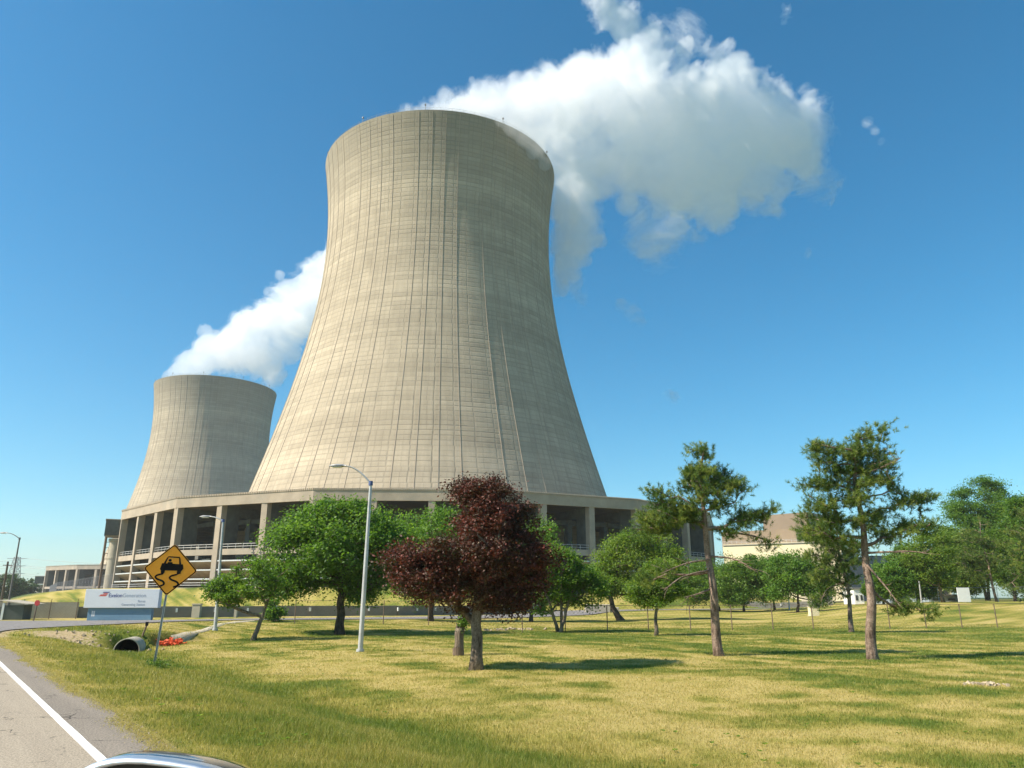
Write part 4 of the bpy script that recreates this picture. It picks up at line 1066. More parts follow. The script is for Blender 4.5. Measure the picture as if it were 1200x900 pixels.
m = MB(); par(x0 + .30, zz + H1 * .19, .60, H1 * .05, .08); m.build('navy_emblem', M['navy'], pan)
m = MB()
for dx in (-1.9, 1.75): m.box((dx, -.75, .12), (.22, .16, .16))
m.build('spotlights', M['white'], T)
rg = np.random.default_rng(3); m = MB()
for i in range(46):
    x = -wS * .55 + i * wS * 1.2 / 46; m.box((cx + x, 68.2 + rg.uniform(-.15, .15), gzz + .02), (.26, .3, rg.uniform(.18, .34)), rg.uniform(0, 3))
tag(m.build('low_hedge', M['mulch']), 'dark low planting strip under the company sign', 'planting')

# barrier wall with pale posts
WALL = np.array([(-75, 72), (-58, 78), (-44, 82.5), (-33, 86.5), (-14, 94.5), (-4, 108), (6, 145), (20, 161), (50, 165), (66, 160)], float)
def wall_run(P, h, thick, name, label, mat, cat, posts=True, group=None, pstep=3.05):
    T = empty(name, (P[0][0], P[0][1], gz(*P[0])), label, cat, group); o = np.array(T.location)
    m = MB(); pm = []
    for i in range(len(P) - 1):
        a, b = P[i], P[i + 1]; L = np.linalg.norm(b - a); n = max(1, int(L / pstep)); d = (b - a) / L; rz = math.atan2(d[1], d[0])
        for k in range(n):
            c = a + d * (k + .5) * L / n; z = gz(*c)
            m.box((c[0] - o[0], c[1] - o[1], z + h / 2 - .2 - o[2]), (L / n - .02, thick, h + .4), rz)
            q = a + d * k * L / n; pm.append((q[0] - o[0], q[1] - o[1], gz(*q) - o[2], rz))
    m.build('wall_panels', M[mat], T)
    return T, pm
M['wallgrey'] = plain('grey barrier panel', (.185, .175, .155), .85, var=.18, scale=.6)
T, pm = wall_run(WALL, 1.15, .3, 'barrier_wall', 'long grey concrete barrier wall with small white posts below the grass berm', 'wallgrey', 'wall')
for i, (x, y, z, rz) in enumerate(pm):
    px = 600 + (x + T.location[0]) / (y + T.location[1]) * 910
    if px < -40 or px > 1100 or i % 1: continue
    m = MB(); nx, ny = math.sin(rz), -math.cos(rz)
    m.box((x + nx * .24, y + ny * .24, z + .75), (.20, .12, .42), rz); m.build('reflector_post', M['white'], T)
def wpost(px, Y, h, w, label):
    p = at(px, 715, Y); m = MB(); m.box((0, 0, h / 2 - .1), (w, .5, h + .2)); m.box((0, 0, h + .05), (w * 1.15, .6, .12)); o = m.build('concrete_pier', M['concrete_pale']); o.location = (p[0], p[1], gz(p[0], p[1])); tag(o, label, 'pier', 'piers at the barrier wall'); return o
wpost(230.5, 84.5, 1.35, .85, 'pale concrete pier in the barrier wall just left of the lamp behind the crooked tree')
wpost(277, 84.5, 1.25, .28, 'slim pale pier in the barrier wall left of the crooked tree trunk')
p = hit(322, 727); m = MB(); m.tube([(0, 0, -.1), (.12, 0, 2.1)], .07, 8); m.box((0, 0, .1), (.7, .5, .25)); o = m.build('marker_post', M['galv']); o.location = p; tag(o, 'short grey steel post on a concrete foot behind the green shrub', 'post')

# chain link fences: posts, rails and a wire mesh panel (real wires)
def fence(P, h, step, label, mat='rust', group=None, barb=False, wires=True, lean=0, name='chain_link_fence', mesh_step=.5, wr=.006):
    o0 = np.array([P[0][0], P[0][1], gz(*P[0])]); T = empty(name, o0, label, 'fence', group)
    D = []; 
    for i in range(len(P) - 1):
        a, b = np.array(P[i], float), np.array(P[i + 1], float); L = np.linalg.norm(b - a); n = max(1, round(L / step))
        D += [a + (b - a) * k / n for k in range(n)]
    D.append(np.array(P[-1], float)); G = [np.array([q[0], q[1], gz(*q)]) - o0 for q in D]
    for g in G:
        m = MB(); m.tube([g + (0, 0, -.2), g + (0, 0, h)], .038, 6)
        if barb: m.tube([g + (0, 0, h), g + (.18, -.25, h + .35)], .025, 5)
        m.build('post', M[mat], T)
    m = MB()
    for i in range(len(G) - 1):
        m.tube([G[i] + (0, 0, h - .03), G[i + 1] + (0, 0, h - .03)], .016, 5, cap=False)
        if barb:
            for t in (.3, .6, 1): m.tube([G[i] + (.18 * t, -.25 * t, h + .35 * t), G[i + 1] + (.18 * t, -.25 * t, h + .35 * t)], .008, 3, cap=False)
    m.build('rails', M[mat], T)
    V = []; F = []
    for i in range(len(G) - 1):
        a, b = G[i], G[i + 1]; L = np.linalg.norm((b - a)[:2]); n = int(L / mesh_step)
        for k in range(-int(h / mesh_step), n + 1):
            for s_ in (1, -1):
                x0, z0, x1, z1 = k * mesh_step, 0, k * mesh_step + h, h
                if x0 < 0: z0 -= x0; x0 = 0
                if x1 > L: z1 -= (x1 - L); x1 = L
                if z1 <= z0: continue
                if s_ < 0: x0, x1 = L - x0, L - x1
                p = a + (b - a) * x0 / L + (0, 0, z0 + .02); q = a + (b - a) * x1 / L + (0, 0, z1 - .02)
                e = np.array([-(b - a)[1], (b - a)[0], 0]); e = e / np.linalg.norm(e) * wr; u_ = np.array([0, 0, wr]); bI = len(V)
                V += [p + u_, p - u_, q - u_, q + u_]; F.append((bI, bI + 1, bI + 2, bI + 3))
                bI = len(V); V += [p + e, p - e, q - e, q + e]; F.append((bI, bI + 1, bI + 2, bI + 3))
    mesh_np('wire_mesh', V, np.array(F), M[mat], T)
    return T
M['wire'] = plain('dull wire', (.20, .185, .15), .8, var=.2)
fa, fb, fc_, fd = hit(560, 741), hit(760, 739), hit(1000, 737), hit(1210, 735)
fence([fa[:2], fb[:2], fc_[:2], fd[:2]], 1.75, 3.1, 'long rusty chain link fence crossing the lawn behind the pines', 'rust', wr=.004, mesh_step=.30)
f0, f1 = hit(345, 731), hit(556, 733)
fence([f0[:2], f1[:2]], 1.9, 3.6, 'chain link fence behind the large bright green tree', 'rust', wr=.004, mesh_step=.30)
fence([(-76, 69), (-58, 75), (-41.5, 79)], 1.6, 2.6, 'wire fence with angled barbed tops at the far left before the tan wall', 'rust', barb=True, wr=.004, mesh_step=.3)
# tall mesh fence on the berm before the distant ring
fl = [at(58, 690, 430)[:2], at(66, 690, 330)[:2], at(92, 690, 270)[:2], at(120, 690, 222)[:2], at(137, 690, 205)[:2]]
fence(fl, 4.2, 9, 'tall pale mesh fence climbing the berm before the distant tower ring', 'greysteel', wr=.014, mesh_step=1.2)

# tan site wall at far left
m = MB(); a, b = np.array((-62, 77.5)), np.array((-45.5, 81.6)); L = np.linalg.norm(b - a); d = (b - a) / L; rz = math.atan2(d[1], d[0]); c = (a + b) / 2
m.box((0, 0, .72), (L, .3, 1.75), rz); o = m.build('site_wall', M['concrete_pale']); o.location = (c[0], c[1], gz(*c)); tag(o, 'tan low site wall behind the barbed wire fence at the left', 'wall')
# gate hut
p = at(20, 722, 76); T = empty('gate_hut', (p[0], p[1], gz(p[0], p[1])), 'low dark hut with a pale sloping roof edge beside the far left lamp post', 'hut')
m = MB(); m.box((0, 0, .6), (1.7, 2.0, 1.5), .2); m.build('hut_wall', M['concrete_dark'], T)
m = MB(); m.extr([(-1.1, -1.3, 1.75), (1.5, -1.1, 1.40), (1.5, -1.1, 1.48), (-1.1, -1.3, 1.85)], (.3, 2.4, 0)); m.build('hut_roof', M['concrete_pale'], T)
m = MB(); m.box((-.75, -1.12, .7), (.2, .15, 1.7), .2); m.build('hut_frame', M['white'], T)
# stop sign seen from behind / small signs
def small_sign(px, py, tx, ty, label, face, shape='oct', pole='rust', Y=None, r=.38):
    b = hit(px, py) if Y is None else np.array([*at(px, py, Y)[:2], gz(*at(px, py, Y)[:2])]); tp = at(tx, ty, b[1]) - b
    T = empty('small_sign', b, label, 'sign'); m = MB(); m.tube([(0, 0, -.2), tuple(tp)], .045, 6); m.build('post', M[pole], T)
    m = MB()
    if shape == 'oct': m.extr([(tp[0] + r * math.cos(R(22.5 + 45 * i)), tp[1] - .06, tp[2] - r * .6 + r * math.sin(R(22.5 + 45 * i))) for i in range(8)], (0, .02, 0))
    else: m.box((tp[0], tp[1] - .06, tp[2] - r * .6), (r * 1.5, .03, r * 1.9))
    m.build('sign_plate', M[face], T); return T
small_sign(39, 727, 44.5, 704.5, 'small red sign on a dark post before the tan wall at the left', 'red', Y=60, r=.22)
small_sign(166, 746, 173, 729.5, 'thin dark marker stake behind the culvert mouth', 'black', 'sq', 'rust', r=.10)

# culvert pipe
bx_, by_ = CUL
T = empty('culvert_pipe', (bx_, by_, -1.02), 'large round culvert pipe with a pale rim opening into the ditch', 'pipe')
ax_ = CAX; rz = math.atan2(ax_[1], ax_[0])
M['darkpipe'] = plain('shade-dark pipe lining', (.02, .02, .02), .9)  # near-black: the shade inside the pipe is put into the lining colour
ro, ri = .60, .55; seg = 40; V = []; F = []
for (s_, r) in ((0, ro), (9, ro), (9, ri), (0, ri)):
    for k in range(seg):
        t = 2 * math.pi * k / seg; sk = s_ + (-.45 * (math.sin(t) < 0) * 0); rr_ = r + (.012 if s_ == 0 and r == ro else 0)
        V.append((ax_[0] * sk - ax_[1] * -1 * math.cos(t) * rr_ * -1, ax_[1] * sk + ax_[0] * math.cos(t) * rr_ * 1, math.sin(t) * rr_ + .16))
for i in range(4):
    for k in range(seg):
        a = i * seg + k; b2 = i * seg + (k + 1) % seg; c2 = ((i + 1) % 4) * seg + (k + 1) % seg; d2 = ((i + 1) % 4) * seg + k; F.append((a, b2, c2, d2))
# perpendicular in plan: (-ay, ax)
V = []
for (s_, r) in ((0, ro), (9, ro), (9, ri), (0, ri)):
    for k in range(seg):
        t = 2 * math.pi * k / seg; V.append((ax_[0] * s_ - ax_[1] * math.cos(t) * r, ax_[1] * s_ + ax_[0] * math.cos(t) * r, math.sin(t) * r + .10))
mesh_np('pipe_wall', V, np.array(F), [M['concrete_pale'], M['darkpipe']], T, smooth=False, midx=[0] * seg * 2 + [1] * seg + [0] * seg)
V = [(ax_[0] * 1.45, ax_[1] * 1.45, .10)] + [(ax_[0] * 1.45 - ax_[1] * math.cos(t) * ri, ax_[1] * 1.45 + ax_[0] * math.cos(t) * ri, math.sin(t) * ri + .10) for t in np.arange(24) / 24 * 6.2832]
mesh_np('shade_plug', V, [(0, i + 1, (i + 1) % 24 + 1) for i in range(24)], M['black'], T)  # black disc added to stand for the darkness deeper in the pipe
m = MB(); m.box((ax_[0] * 4, ax_[1] * 4, .2), (.05, 1.25, 1.25), rz); m.build('pipe_shadow_plug', M['black'], T) if False else None
# orange netting heap
b = hit(199, 756); rg = np.random.default_rng(5); m = MB()
for i in range(70):
    p0 = np.array([rg.uniform(-.38, .38), rg.uniform(-.8, .8), rg.uniform(.02, .22)]); P = [p0]
    for j in range(5): P.append(P[-1] + np.array([rg.normal(0, .11), rg.normal(0, .14), rg.normal(0, .05)])); P[-1][2] = abs(P[-1][2]) * .95
    m.tube(P, .028, 4)
o = m.build('orange_netting', M['orange_net']); o.location = b; tag(o, 'crumpled heap of orange safety netting at the foot of the drainage strip', 'netting')
# stone patches, log rubble, block, boxes
def heap(px, py, n, sx, sy, s, mat, name, label, cat):
    b = hit(px, py); rg = np.random.default_rng(int(px)); m = MB()
    for i in range(n):
        x, y = rg.normal(0, sx), rg.normal(0, sy); Q = np.linalg.qr(rg.normal(size=(3, 3)))[0]
        m.box((x, y, gz(b[0] + x, b[1] + y) - b[2] + s * .2), np.array([1, .8, .55]) * s * rg.uniform(.5, 1.4), 0, Q)
    o = m.build(name, M[mat]); o.location = b; return tag(o, label, cat)
heap(1157, 803, 30, .20, .16, .09, 'stone', 'stone_heap', 'small patch of pale stones in the lawn at the right', 'stones')
heap(590, 738, 50, 1.4, .35, .17, 'stone', 'rubble_pile', 'low pale rubble strip behind the maroon tree trunk', 'rubble')
heap(112, 752, 60, 1.8, .7, .12, 'clod', 'bank_rubble', 'scattered tan clods on the bare bank left of the culvert', 'rubble')
p = at(700, 712, 118); m = MB(); m.box((0, 0, .5), (3.8, 1.4, 1.3)); m.box((2.6, 0, .3), (1.2, 1.2, .9)); o = m.build('concrete_block', M['concrete_pale'], bevel=.06); o.location = (p[0], p[1], gz(p[0], p[1])); tag(o, 'pale grey concrete block on the dry grass behind the multi stemmed tree', 'block')
b = hit(954, 722); T = empty('utility_box', b, 'small beige utility box on the grass left of the small pine', 'box')
m = MB(); m.box((0, 0, .45), (1.0, .7, 1.0)); m.build('cabinet', M['beige'], T, bevel=.04); m = MB(); m.box((0, 0, 1.0), (1.1, .8, .1)); m.build('lid', M['concrete_pale'], T); m = MB(); m.box((0, 0, -.02), (1.2, .9, .12)); m.build('footing', M['concrete_pale'], T)
# white board
p = at(1131, 707, 99); T = empty('white_board', (p[0], p[1], gz(p[0], p[1])), 'plain white upright board standing before the right hand trees', 'board')
hB = 1.75; m = MB(); m.box((0, 0, .1 + hB / 2), (1.6, .06, hB)); m.build('panel', M['white'], T, bevel=.01)
m = MB()
for x in (-.7, .7): m.box((x, .08, .9), (.08, .1, 2.0))
m.build('frame', M['galv'], T)
# yard fence, tanks and low sheds on the right
fence([at(1020, 700, 108)[:2], at(1100, 700, 108)[:2], at(1205, 700, 106)[:2]], 2.0, 3.3, 'grey yard fence behind the white board at the right', 'galv', wr=.005, mesh_step=.4)
def shed(px0, px1, ytop, Y, dep, mat, label, name='shed', roof='slate', cat='building', ybase=None, bands=2):
    a, b = at(px0, ytop, Y), at(px1, ytop, Y); g = gz((a[0] + b[0]) / 2, Y); h = a[2] - g; w_ = b[0] - a[0]
    T = empty(name, ((a[0] + b[0]) / 2, Y, g), label, cat); m = MB(); m.box((0, dep / 2, h / 2 - .3), (w_, dep, h + .6)); m.build('wall', M[mat], T)
    m = MB(); m.box((0, dep / 2, h + .12), (w_ + .5, dep + .5, .3)); m.build('roof', M[roof], T)
    m = MB(); nb = max(2, int(w_ / 5))
    for i in range(nb): m = MB(); m.box((-w_ / 2 + (i + .5) * w_ / nb, -.04, h * .4), (w_ / nb * .45, .06, h * .35)); m.build('window', M['fill'], T)
    return T
shed(1042, 1086, 696, 135, 8, 'glassy', 'pale bluish low building behind the yard fence, left of the white board', 'yard_building')
shed(1088, 1123, 698.5, 128, 6, 'glassy', 'small pale bluish shed directly left of the white board', 'yard_shed')
shed(1000, 1011, 690, 150, 5, 'white', 'narrow white cabin seen between the small pine and the tallest pine', 'cabin')
shed(955, 975, 697, 165, 8, 'concrete_pale', 'low tan block building behind the small pine', 'block_house')
shed(1020, 1072, 652, 300, 25, 'slate', 'long dark grey hall with a flat roof behind the tallest pine', 'hall')
shed(1085, 1112, 676, 210, 12, 'beige', 'low beige hall between the trees left of the pointed green tree', 'hall')
# big beige turbine hall and brown blocks
def block(pxs, ytop, Y0, Y1, mat, name, parent, zb=2.0):
    pass
T = empty('turbine_hall', (at(890, 700, 300)[0], 300, 3), 'large beige walled hall with brown upper blocks at the right behind the pines', 'building'); o3 = np.array(T.location)
def quad_block(P, zb, zt_, mat, name, off=(0, 0)):
    m = MB(); m.prism([(x - o3[0], y - o3[1]) for x, y in P], zb - o3[2], zt_ - o3[2]); return m.build(name, M[mat], T)
A_ = at(848, 638, 300); B_ = at(975, 648, 300)
zw = at(897, 636.5, 356)[2]
quad_block([(at(847, 640, 366)[0], 366), (at(985, 640, 338)[0], 338), (at(985, 640, 338)[0] + 24, 376), (at(847, 640, 366)[0] + 24, 410)], 0, zw, 'beige', 'lower_wall')
z1 = at(932, 619, 367)[2]; l = at(838, 620, 318)[0]; r_ = at(932.5, 620, 300)[0]
l = at(845, 620, 392)[0]; r_ = at(932.5, 620, 367)[0]
quad_block([(l, 392), (r_, 367), (at(966, 620, 392)[0], 392), (l + 18, 424)], zw - 3, z1, 'brown', 'middle_block')
z2 = at(946, 600, 391)[2]; l = at(886, 600, 350)[0]; r_ = at(945, 600, 335)[0]
l = at(893, 600, 408)[0]; r_ = at(946, 600, 391)[0]
quad_block([(l, 408), (r_, 391), (at(969, 600, 408)[0], 408), (l + 16, 436)], z1 + .05, z2, 'brown', 'upper_block')
m = MB(); 
for i in range(24):
    x = at(847, 640, 366)[0] + (at(985, 640, 338)[0] - at(847, 640, 366)[0]) * i / 23 - o3[0]; yq = 66.3 - 28 * i / 23; m.tube([(x, yq, zw - o3[2]), (x, yq, zw + 1.3 - o3[2])], .06, 4)
for z in (.65, 1.3): m.tube([(at(847, 640, 366)[0] - o3[0], 66.3, zw + z - o3[2]), (at(985, 640, 338)[0] - o3[0], 38.3, zw + z - o3[2])], .06, 4)
m.build('roof_railing', M['railwhite'], T)
m = MB(); a, b = np.array((at(847, 640, 366)[0], 365.8)), np.array((at(985, 640, 338)[0], 337.8)); c = (a + b) / 2; m.box((c[0] - o3[0], c[1] - o3[1], zw - o3[2] - .4), (np.linalg.norm(b - a), .5, .5), math.atan2(*(b - a)[::-1])); m.build('roof_edge', M['concrete_pale'], T)

# transmission tower, poles and wires at the far left
p = at(12, 700, 620); T = empty('transmission_tower', (p[0], p[1], -1), 'grey lattice transmission tower behind the far left lamp post', 'pylon')
h = at(14, 653, 620)[2] + 1; m = MB()
for lv in range(9):
    z0_, z1_ = h * lv / 9, h * (lv + 1) / 9; w0, w1 = 5.0 - 3.4 * lv / 9, 5.0 - 3.4 * (lv + 1) / 9
    cs_ = [(-1, -1), (1, -1), (1, 1), (-1, 1)]
    for i in range(4):
        a, b = cs_[i], cs_[(i + 1) % 4]
        m.tube([(a[0] * w0, a[1] * w0, z0_), (a[0] * w1, a[1] * w1, z1_)], .26, 4); m.tube([(a[0] * w0, a[1] * w0, z0_), (b[0] * w1, b[1] * w1, z1_)], .15, 4); m.tube([(b[0] * w0, b[1] * w0, z0_), (a[0] * w1, a[1] * w1, z1_)], .15, 4); m.tube([(a[0] * w1, a[1] * w1, z1_), (b[0] * w1, b[1] * w1, z1_)], .15, 4)
m.build('lattice', M['greysteel'], T)
m = MB()
for zf_ in (.62, .80, .97): m.box((0, 0, h * zf_), (16, .5, .4))
m.build('cross_arm', M['greysteel'], T)
for j, (zf_, sx) in enumerate(((.62, -7.5), (.62, 7.5), (.80, 7.5), (.80, -7.5), (.97, 7.5))):
    a = np.array([sx, 0, h * zf_]); b2 = a + np.array([260, -60, 1]); q = [a + (b2 - a) * t + (0, 0, -26 * t * (1 - t)) for t in np.linspace(0, 1, 12)]; m = MB(); m.tube(q, .10, 4); m.build('power_line', M['greysteel'], T)
    b2 = a + np.array([-260, 60, 0]); q = [a + (b2 - a) * t + (0, 0, -26 * t * (1 - t)) for t in np.linspace(0, 1, 12)]; m = MB(); m.tube(q, .10, 4); m.build('power_line', M['greysteel'], T)
p = at(3, 697, 190); T = empty('utility_pole', (p[0], p[1], gz(p[0], p[1])), 'dark wooden utility pole at the extreme left edge', 'pole'); tp = at(9.5, 658, 190) - np.array(T.location)
m = MB(); m.tube([(0, 0, -.5), tuple(tp)], (.30, .22), 8); m.build('pole', M['wood'], T)
m = MB(); m.box((tp[0], tp[1], tp[2] - .9), (2.2, .16, .18)); m.build('cross_arm', M['wood'], T)
# twin floodlight masts before the ring
for (px, tx, lab) in ((298, 297, 'thin dark mast before the ring louvres, left of its twin'), (306, 305.5, 'thin dark mast with a lamp head before the ring louvres, right of its twin')):
    p = at(px, 690, 152); g = gz(p[0], p[1]); T = empty('floodlight_mast', (p[0], p[1], g), lab, 'mast', 'masts before the ring'); tp = at(tx, 644, 152) - np.array((p[0], p[1], g))
    m = MB(); m.tube([(0, 0, -.3), tuple(tp)], .09, 6); m.build('pole', M['darkpole'], T); m = MB(); m.box(tuple(tp + (0, 0, .1)), (.7, .35, .35)); m.box(tuple(tp + (0, 0, -.6)), (.5, .3, .3)); m.build('lamp_head', M['darkpole'], T)

# ------------------------------------------------------------------ the car's wing mirror (and the door that carries it, below the view)
M['carpaint'], nt_, bs_ = new_mat('dark blue car paint'); bs_.inputs['Base Color'].default_value = (.018, .030, .045, 1); bs_.inputs['Roughness'].default_value = .16; bs_.inputs['Coat Weight'].default_value = 1; bs_.inputs['Coat Roughness'].default_value = .06
M['sky_rim'], nt_, bs_ = new_mat('sky-bright mirror edge'); bs_.inputs['Base Color'].default_value = (.78, .80, .82, 1); bs_.inputs['Roughness'].default_value = .42; bs_.inputs['Metallic'].default_value = 1  # pale metal stands for sky reflected along the dark glossy edge
M['blackplastic'] = plain('black mirror plastic', (.006, .006, .007), .35, var=.1)
dm = 1.35
ml, mr, mt = at(84, 898, dm), at(318, 903, dm), at(196, 893.5, dm)
cxm = (ml[0] + mr[0]) / 2; hw = (mr[0] - ml[0]) / 2 * 1.02; ztop = mt[2]
T = empty('parked_car', (cxm, dm, 0), 'car of which only the dark wing mirror with its bright curved rim shows', 'car')
def mirror_outline(s, k=44):
    """superellipse, flatter along the top"""
    out = []
    for i in range(k):
        t = 2 * math.pi * i / k; c, s_ = math.cos(t), math.sin(t); e = .72
        x = math.copysign(abs(c) ** e, c) * hw * s; z = math.copysign(abs(s_) ** .85, s_) * .098 * s
        out.append((x, z - .02 * (x / hw) * 1))
    return out
zc_ = ztop - .098
V = []; rings = [(0, 1.0), (.012, 1.035), (.05, 1.04), (.10, .95), (.15, .74), (.18, .40), (.19, .05)]
for dy, s in rings:
    for x, z in mirror_outline(s): V.append((x, dy, z + zc_))
k = 44; F = [(i * k + j, (i + 1) * k + j, (i + 1) * k + (j + 1) % k, i * k + (j + 1) % k) for i in range(len(rings) - 1) for j in range(k)]
hs = mesh_np('wing_mirror', V, np.array(F), M['carpaint'], T, smooth=True)
V = []; rings = [(.012, 1.045), (-.004, 1.05), (-.018, 1.02), (-.018, .965), (-.004, .945), (.012, .95)]
for dy, s in rings:
    for x, z in mirror_outline(s): V.append((x, dy, z + zc_))
F = [(i * k + j, i * k + (j + 1) % k, (i + 1) * k + (j + 1) % k, (i + 1) * k + j) for i in range(len(rings) - 1) for j in range(k)]
mesh_np('mirror_sky_rim', V, np.array(F), M['sky_rim'], hs, smooth=True)
V = [(x, .004, z + zc_) for x, z in mirror_outline(.955)] + [(0, .006, zc_)]
mesh_np('mirror_back', V, [(j, (j + 1) % k, k) for j in range(k)], M['blackplastic'], hs)
m = MB(); m.tube([(-hw * .6, .06, zc_ - .06), (-hw * 1.0, .05, zc_ - .12), (-hw * 1.5, .02, zc_ - .16)], (.03, .035, .05), 10); m.build('mirror_arm', M['carpaint'], hs, smooth=True)
m = MB(); Pd = [(-.10, 0), (.10, 0), (.13, -.25), (.12, -.60), (.02, -.80), (-.10, -.80)]
m.extr([(-hw * 1.6 + x * .6, -.35, zc_ - .14 + z) for x, z in Pd], (0, 1.1, 0)); m.build('door', M['carpaint'], T, bevel=.02)

# ------------------------------------------------------------------ grass blades
def blades(name, label, N, r0, r1, n_lo, hfun, seed, kind='stuff'):
    rg = np.random.default_rng(seed)
    az_ = rg.uniform(R(-37), R(37), N); rr_ = np.exp(rg.uniform(math.log(r0), math.log(r1), N)); x = np.sin(az_) * rr_; y = np.cos(az_) * rr_
    n = .8 * x + .6 * y; u = -.6 * x + .8 * y
    ok = (n > 2.5 + .12 * rg.normal(size=N)) & ~in_poly(x, y, ROADPOLY); x, y, n, u, rr_ = x[ok], y[ok], n[ok], u[ok], rr_[ok]
    dirt = dirtiness(x, y); keep = rg.uniform(size=len(x)) > dirt * 1.6; x, y, n, u, rr_ = x[keep], y[keep], n[keep], u[keep], rr_[keep]
    cl = vnoise(x * 3.5, y * 3.5, seed=5); keep = rg.uniform(size=len(x)) < .35 + cl; x, y, n, u, rr_ = x[keep], y[keep], n[keep], u[keep], rr_[keep]
    m_ = len(x); z = ground(x, y); dr = dryness(x, y)
    ditch = np.exp(-((n - 6.6) / 3.0) ** 4)
    h = (.035 + .035 * rg.uniform(size=m_)) * (1 + 1.1 * ditch * (.5 + vnoise(x * .8, y * .8, seed=6))) * (1 + .5 * (vnoise(x * 2, y * 2, seed=7) - .5))
    h *= np.where(dr > .6, .8, 1.0)
    h = np.minimum(h, .11); w_ = np.maximum(.0035, rr_ * .00042) * rg.uniform(.8, 1.3, m_)
    th = rg.uniform(0, 6.283, m_); lx = rg.normal(0, .38, m_) * h; ly = rg.normal(0, .38, m_) * h; c, s_ = np.cos(th) * w_, np.sin(th) * w_
    V = np.stack([np.c_[x - c, y - s_, z - .01], np.c_[x + c, y + s_, z - .01], np.c_[x + lx, y + ly, z + h]], 1).reshape(-1, 3)
    tone = np.clip(dr * 1.0 - .05 + rg.normal(0, .20, m_), 0, 1)
    o = mesh_np(name, V, np.arange(3 * m_).reshape(-1, 3), M['grass'], attrs={'tone': ('FACE', tone)})
    return tag(o, label, 'grass', kind='stuff')
blades('grass', 'short yellow green grass blades over the lawn and ditch', NBLADES, 6.5, 75, 2.4, None, 77)
# weeds at the foot of the sign
b = hit(180, 783); rg = np.random.default_rng(8); m_ = 420; a = rg.uniform(0, 6.283, m_); q = np.abs(rg.normal(0, .30, m_)); x = b[0] + .12 + np.cos(a) * q; y = b[1] - .05 + np.sin(a) * q; z = ground(x, y); h = rg.uniform(.1, .38, m_) * (1 - np.clip(q, 0, .7))
V = np.stack([np.c_[x - .008, y, z], np.c_[x + .008, y, z], np.c_[x + rg.normal(0, .09, m_), y + rg.normal(0, .09, m_), z + h]], 1).reshape(-1, 3)
n2 = 260; Pq = np.c_[b[0] + .12 + rg.normal(0, .22, n2), b[1] + rg.normal(0, .2, n2), b[2] + np.abs(rg.normal(.12, .1, n2))]; V2, F2 = leaf_quads(Pq, .035, rg)
Va = np.r_[V, V2]; Fa = [tuple(f) for f in np.arange(3 * m_).reshape(-1, 3)] + [tuple(f + 3 * m_) for f in F2]
tag(mesh_np('weed_clump', Va, Fa, M['leaf_mid'], attrs={'tone': ('FACE', rg.uniform(0, 1, m_ + n2))}), 'ragged weeds round the foot of the leaning sign post', 'weeds', kind='stuff')

# low broad leaved weeds dotted through the lawn, and grit along the edge of the road
rg = np.random.default_rng(91); m_ = 900; a = rg.uniform(R(-36), R(36), m_); q = np.exp(rg.uniform(math.log(7.5), math.log(48), m_)); x = np.sin(a) * q; y = np.cos(a) * q; n = .8 * x + .6 * y
ok = (n > 3) & (vnoise(x * .25, y * .25, seed=15) + rg.normal(0, .12, m_) > .60); x, y = x[ok], y[ok]; q = q[ok]; nl = 9
X = np.repeat(x, nl); Y = np.repeat(y, nl); t = rg.uniform(0, 6.283, len(X)); ln = rg.uniform(.03, .07, len(X)); g = ground(X, Y) + .03; c, s_ = np.cos(t), np.sin(t); w_ = ln * .28
V = np.stack([np.c_[X, Y, g], np.c_[X + c * ln * .5 - s_ * w_, Y + s_ * ln * .5 + c * w_, g + ln * .45], np.c_[X + c * ln, Y + s_ * ln, g + ln * .35], np.c_[X + c * ln * .5 + s_ * w_, Y + s_ * ln * .5 - c * w_, g + ln * .45]], 1).reshape(-1, 3)
tag(mesh_np('weeds', V, np.arange(len(V)).reshape(-1, 4), M['leaf_olive'], attrs={'tone': ('FACE', rg.uniform(0, .9, len(X)))}), 'low broad leaved weeds dotted through the lawn', 'weeds', kind='stuff')
m_ = 260; mb = MB()
for i in range(m_):
    u = math.exp(rg.uniform(math.log(2.5), math.log(30))); n = rg.normal(2.48, .13); sz = rg.uniform(.008, .026); Q = np.linalg.qr(rg.normal(size=(3, 3)))[0]
    x_, y_ = n * .8 - u * .6, n * .6 + u * .8; mb.box((x_, y_, max(gz(x_, y_), .002 if n < 2.42 else -9) + sz * .2), np.array([1, .8, .6]) * sz, 0, Q)
tag(mb.build('road_grit', M['stone']), 'loose grit and pebbles along the edge of the road', 'gravel', kind='stuff')
m_ = 60000; u = np.exp(rg.uniform(math.log(2.5), math.log(38), m_)); n = 2.42 + rg.normal(0, .11, m_) + .07 * (vnoise(u * 1.1, u * 0, seed=19) - .5) * 4; x = n * .8 - u * .6; y = n * .6 + u * .8; z = np.maximum(ground(x, y), np.where(n < 2.44, .002, -9)); t = rg.uniform(0, 6.283, m_); ln = rg.uniform(.015, .06, m_); w_ = np.maximum(.0022, .00035 * np.hypot(x, y))
c, s_ = np.cos(t), np.sin(t); V = np.stack([np.c_[x - s_ * w_, y + c * w_, z], np.c_[x + s_ * w_, y - c * w_, z], np.c_[x + c * ln, y + s_ * ln, z + rg.uniform(0, .03, m_)]], 1).reshape(-1, 3)
tag(mesh_np('dry_clippings', V, np.arange(3 * m_).reshape(-1, 3), M['grass'], attrs={'tone': ('FACE', np.clip(rg.normal(.8, .15, m_), 0, 1))}), 'dry straw clippings lying along the crumbling road edge', 'grass clippings', kind='stuff')
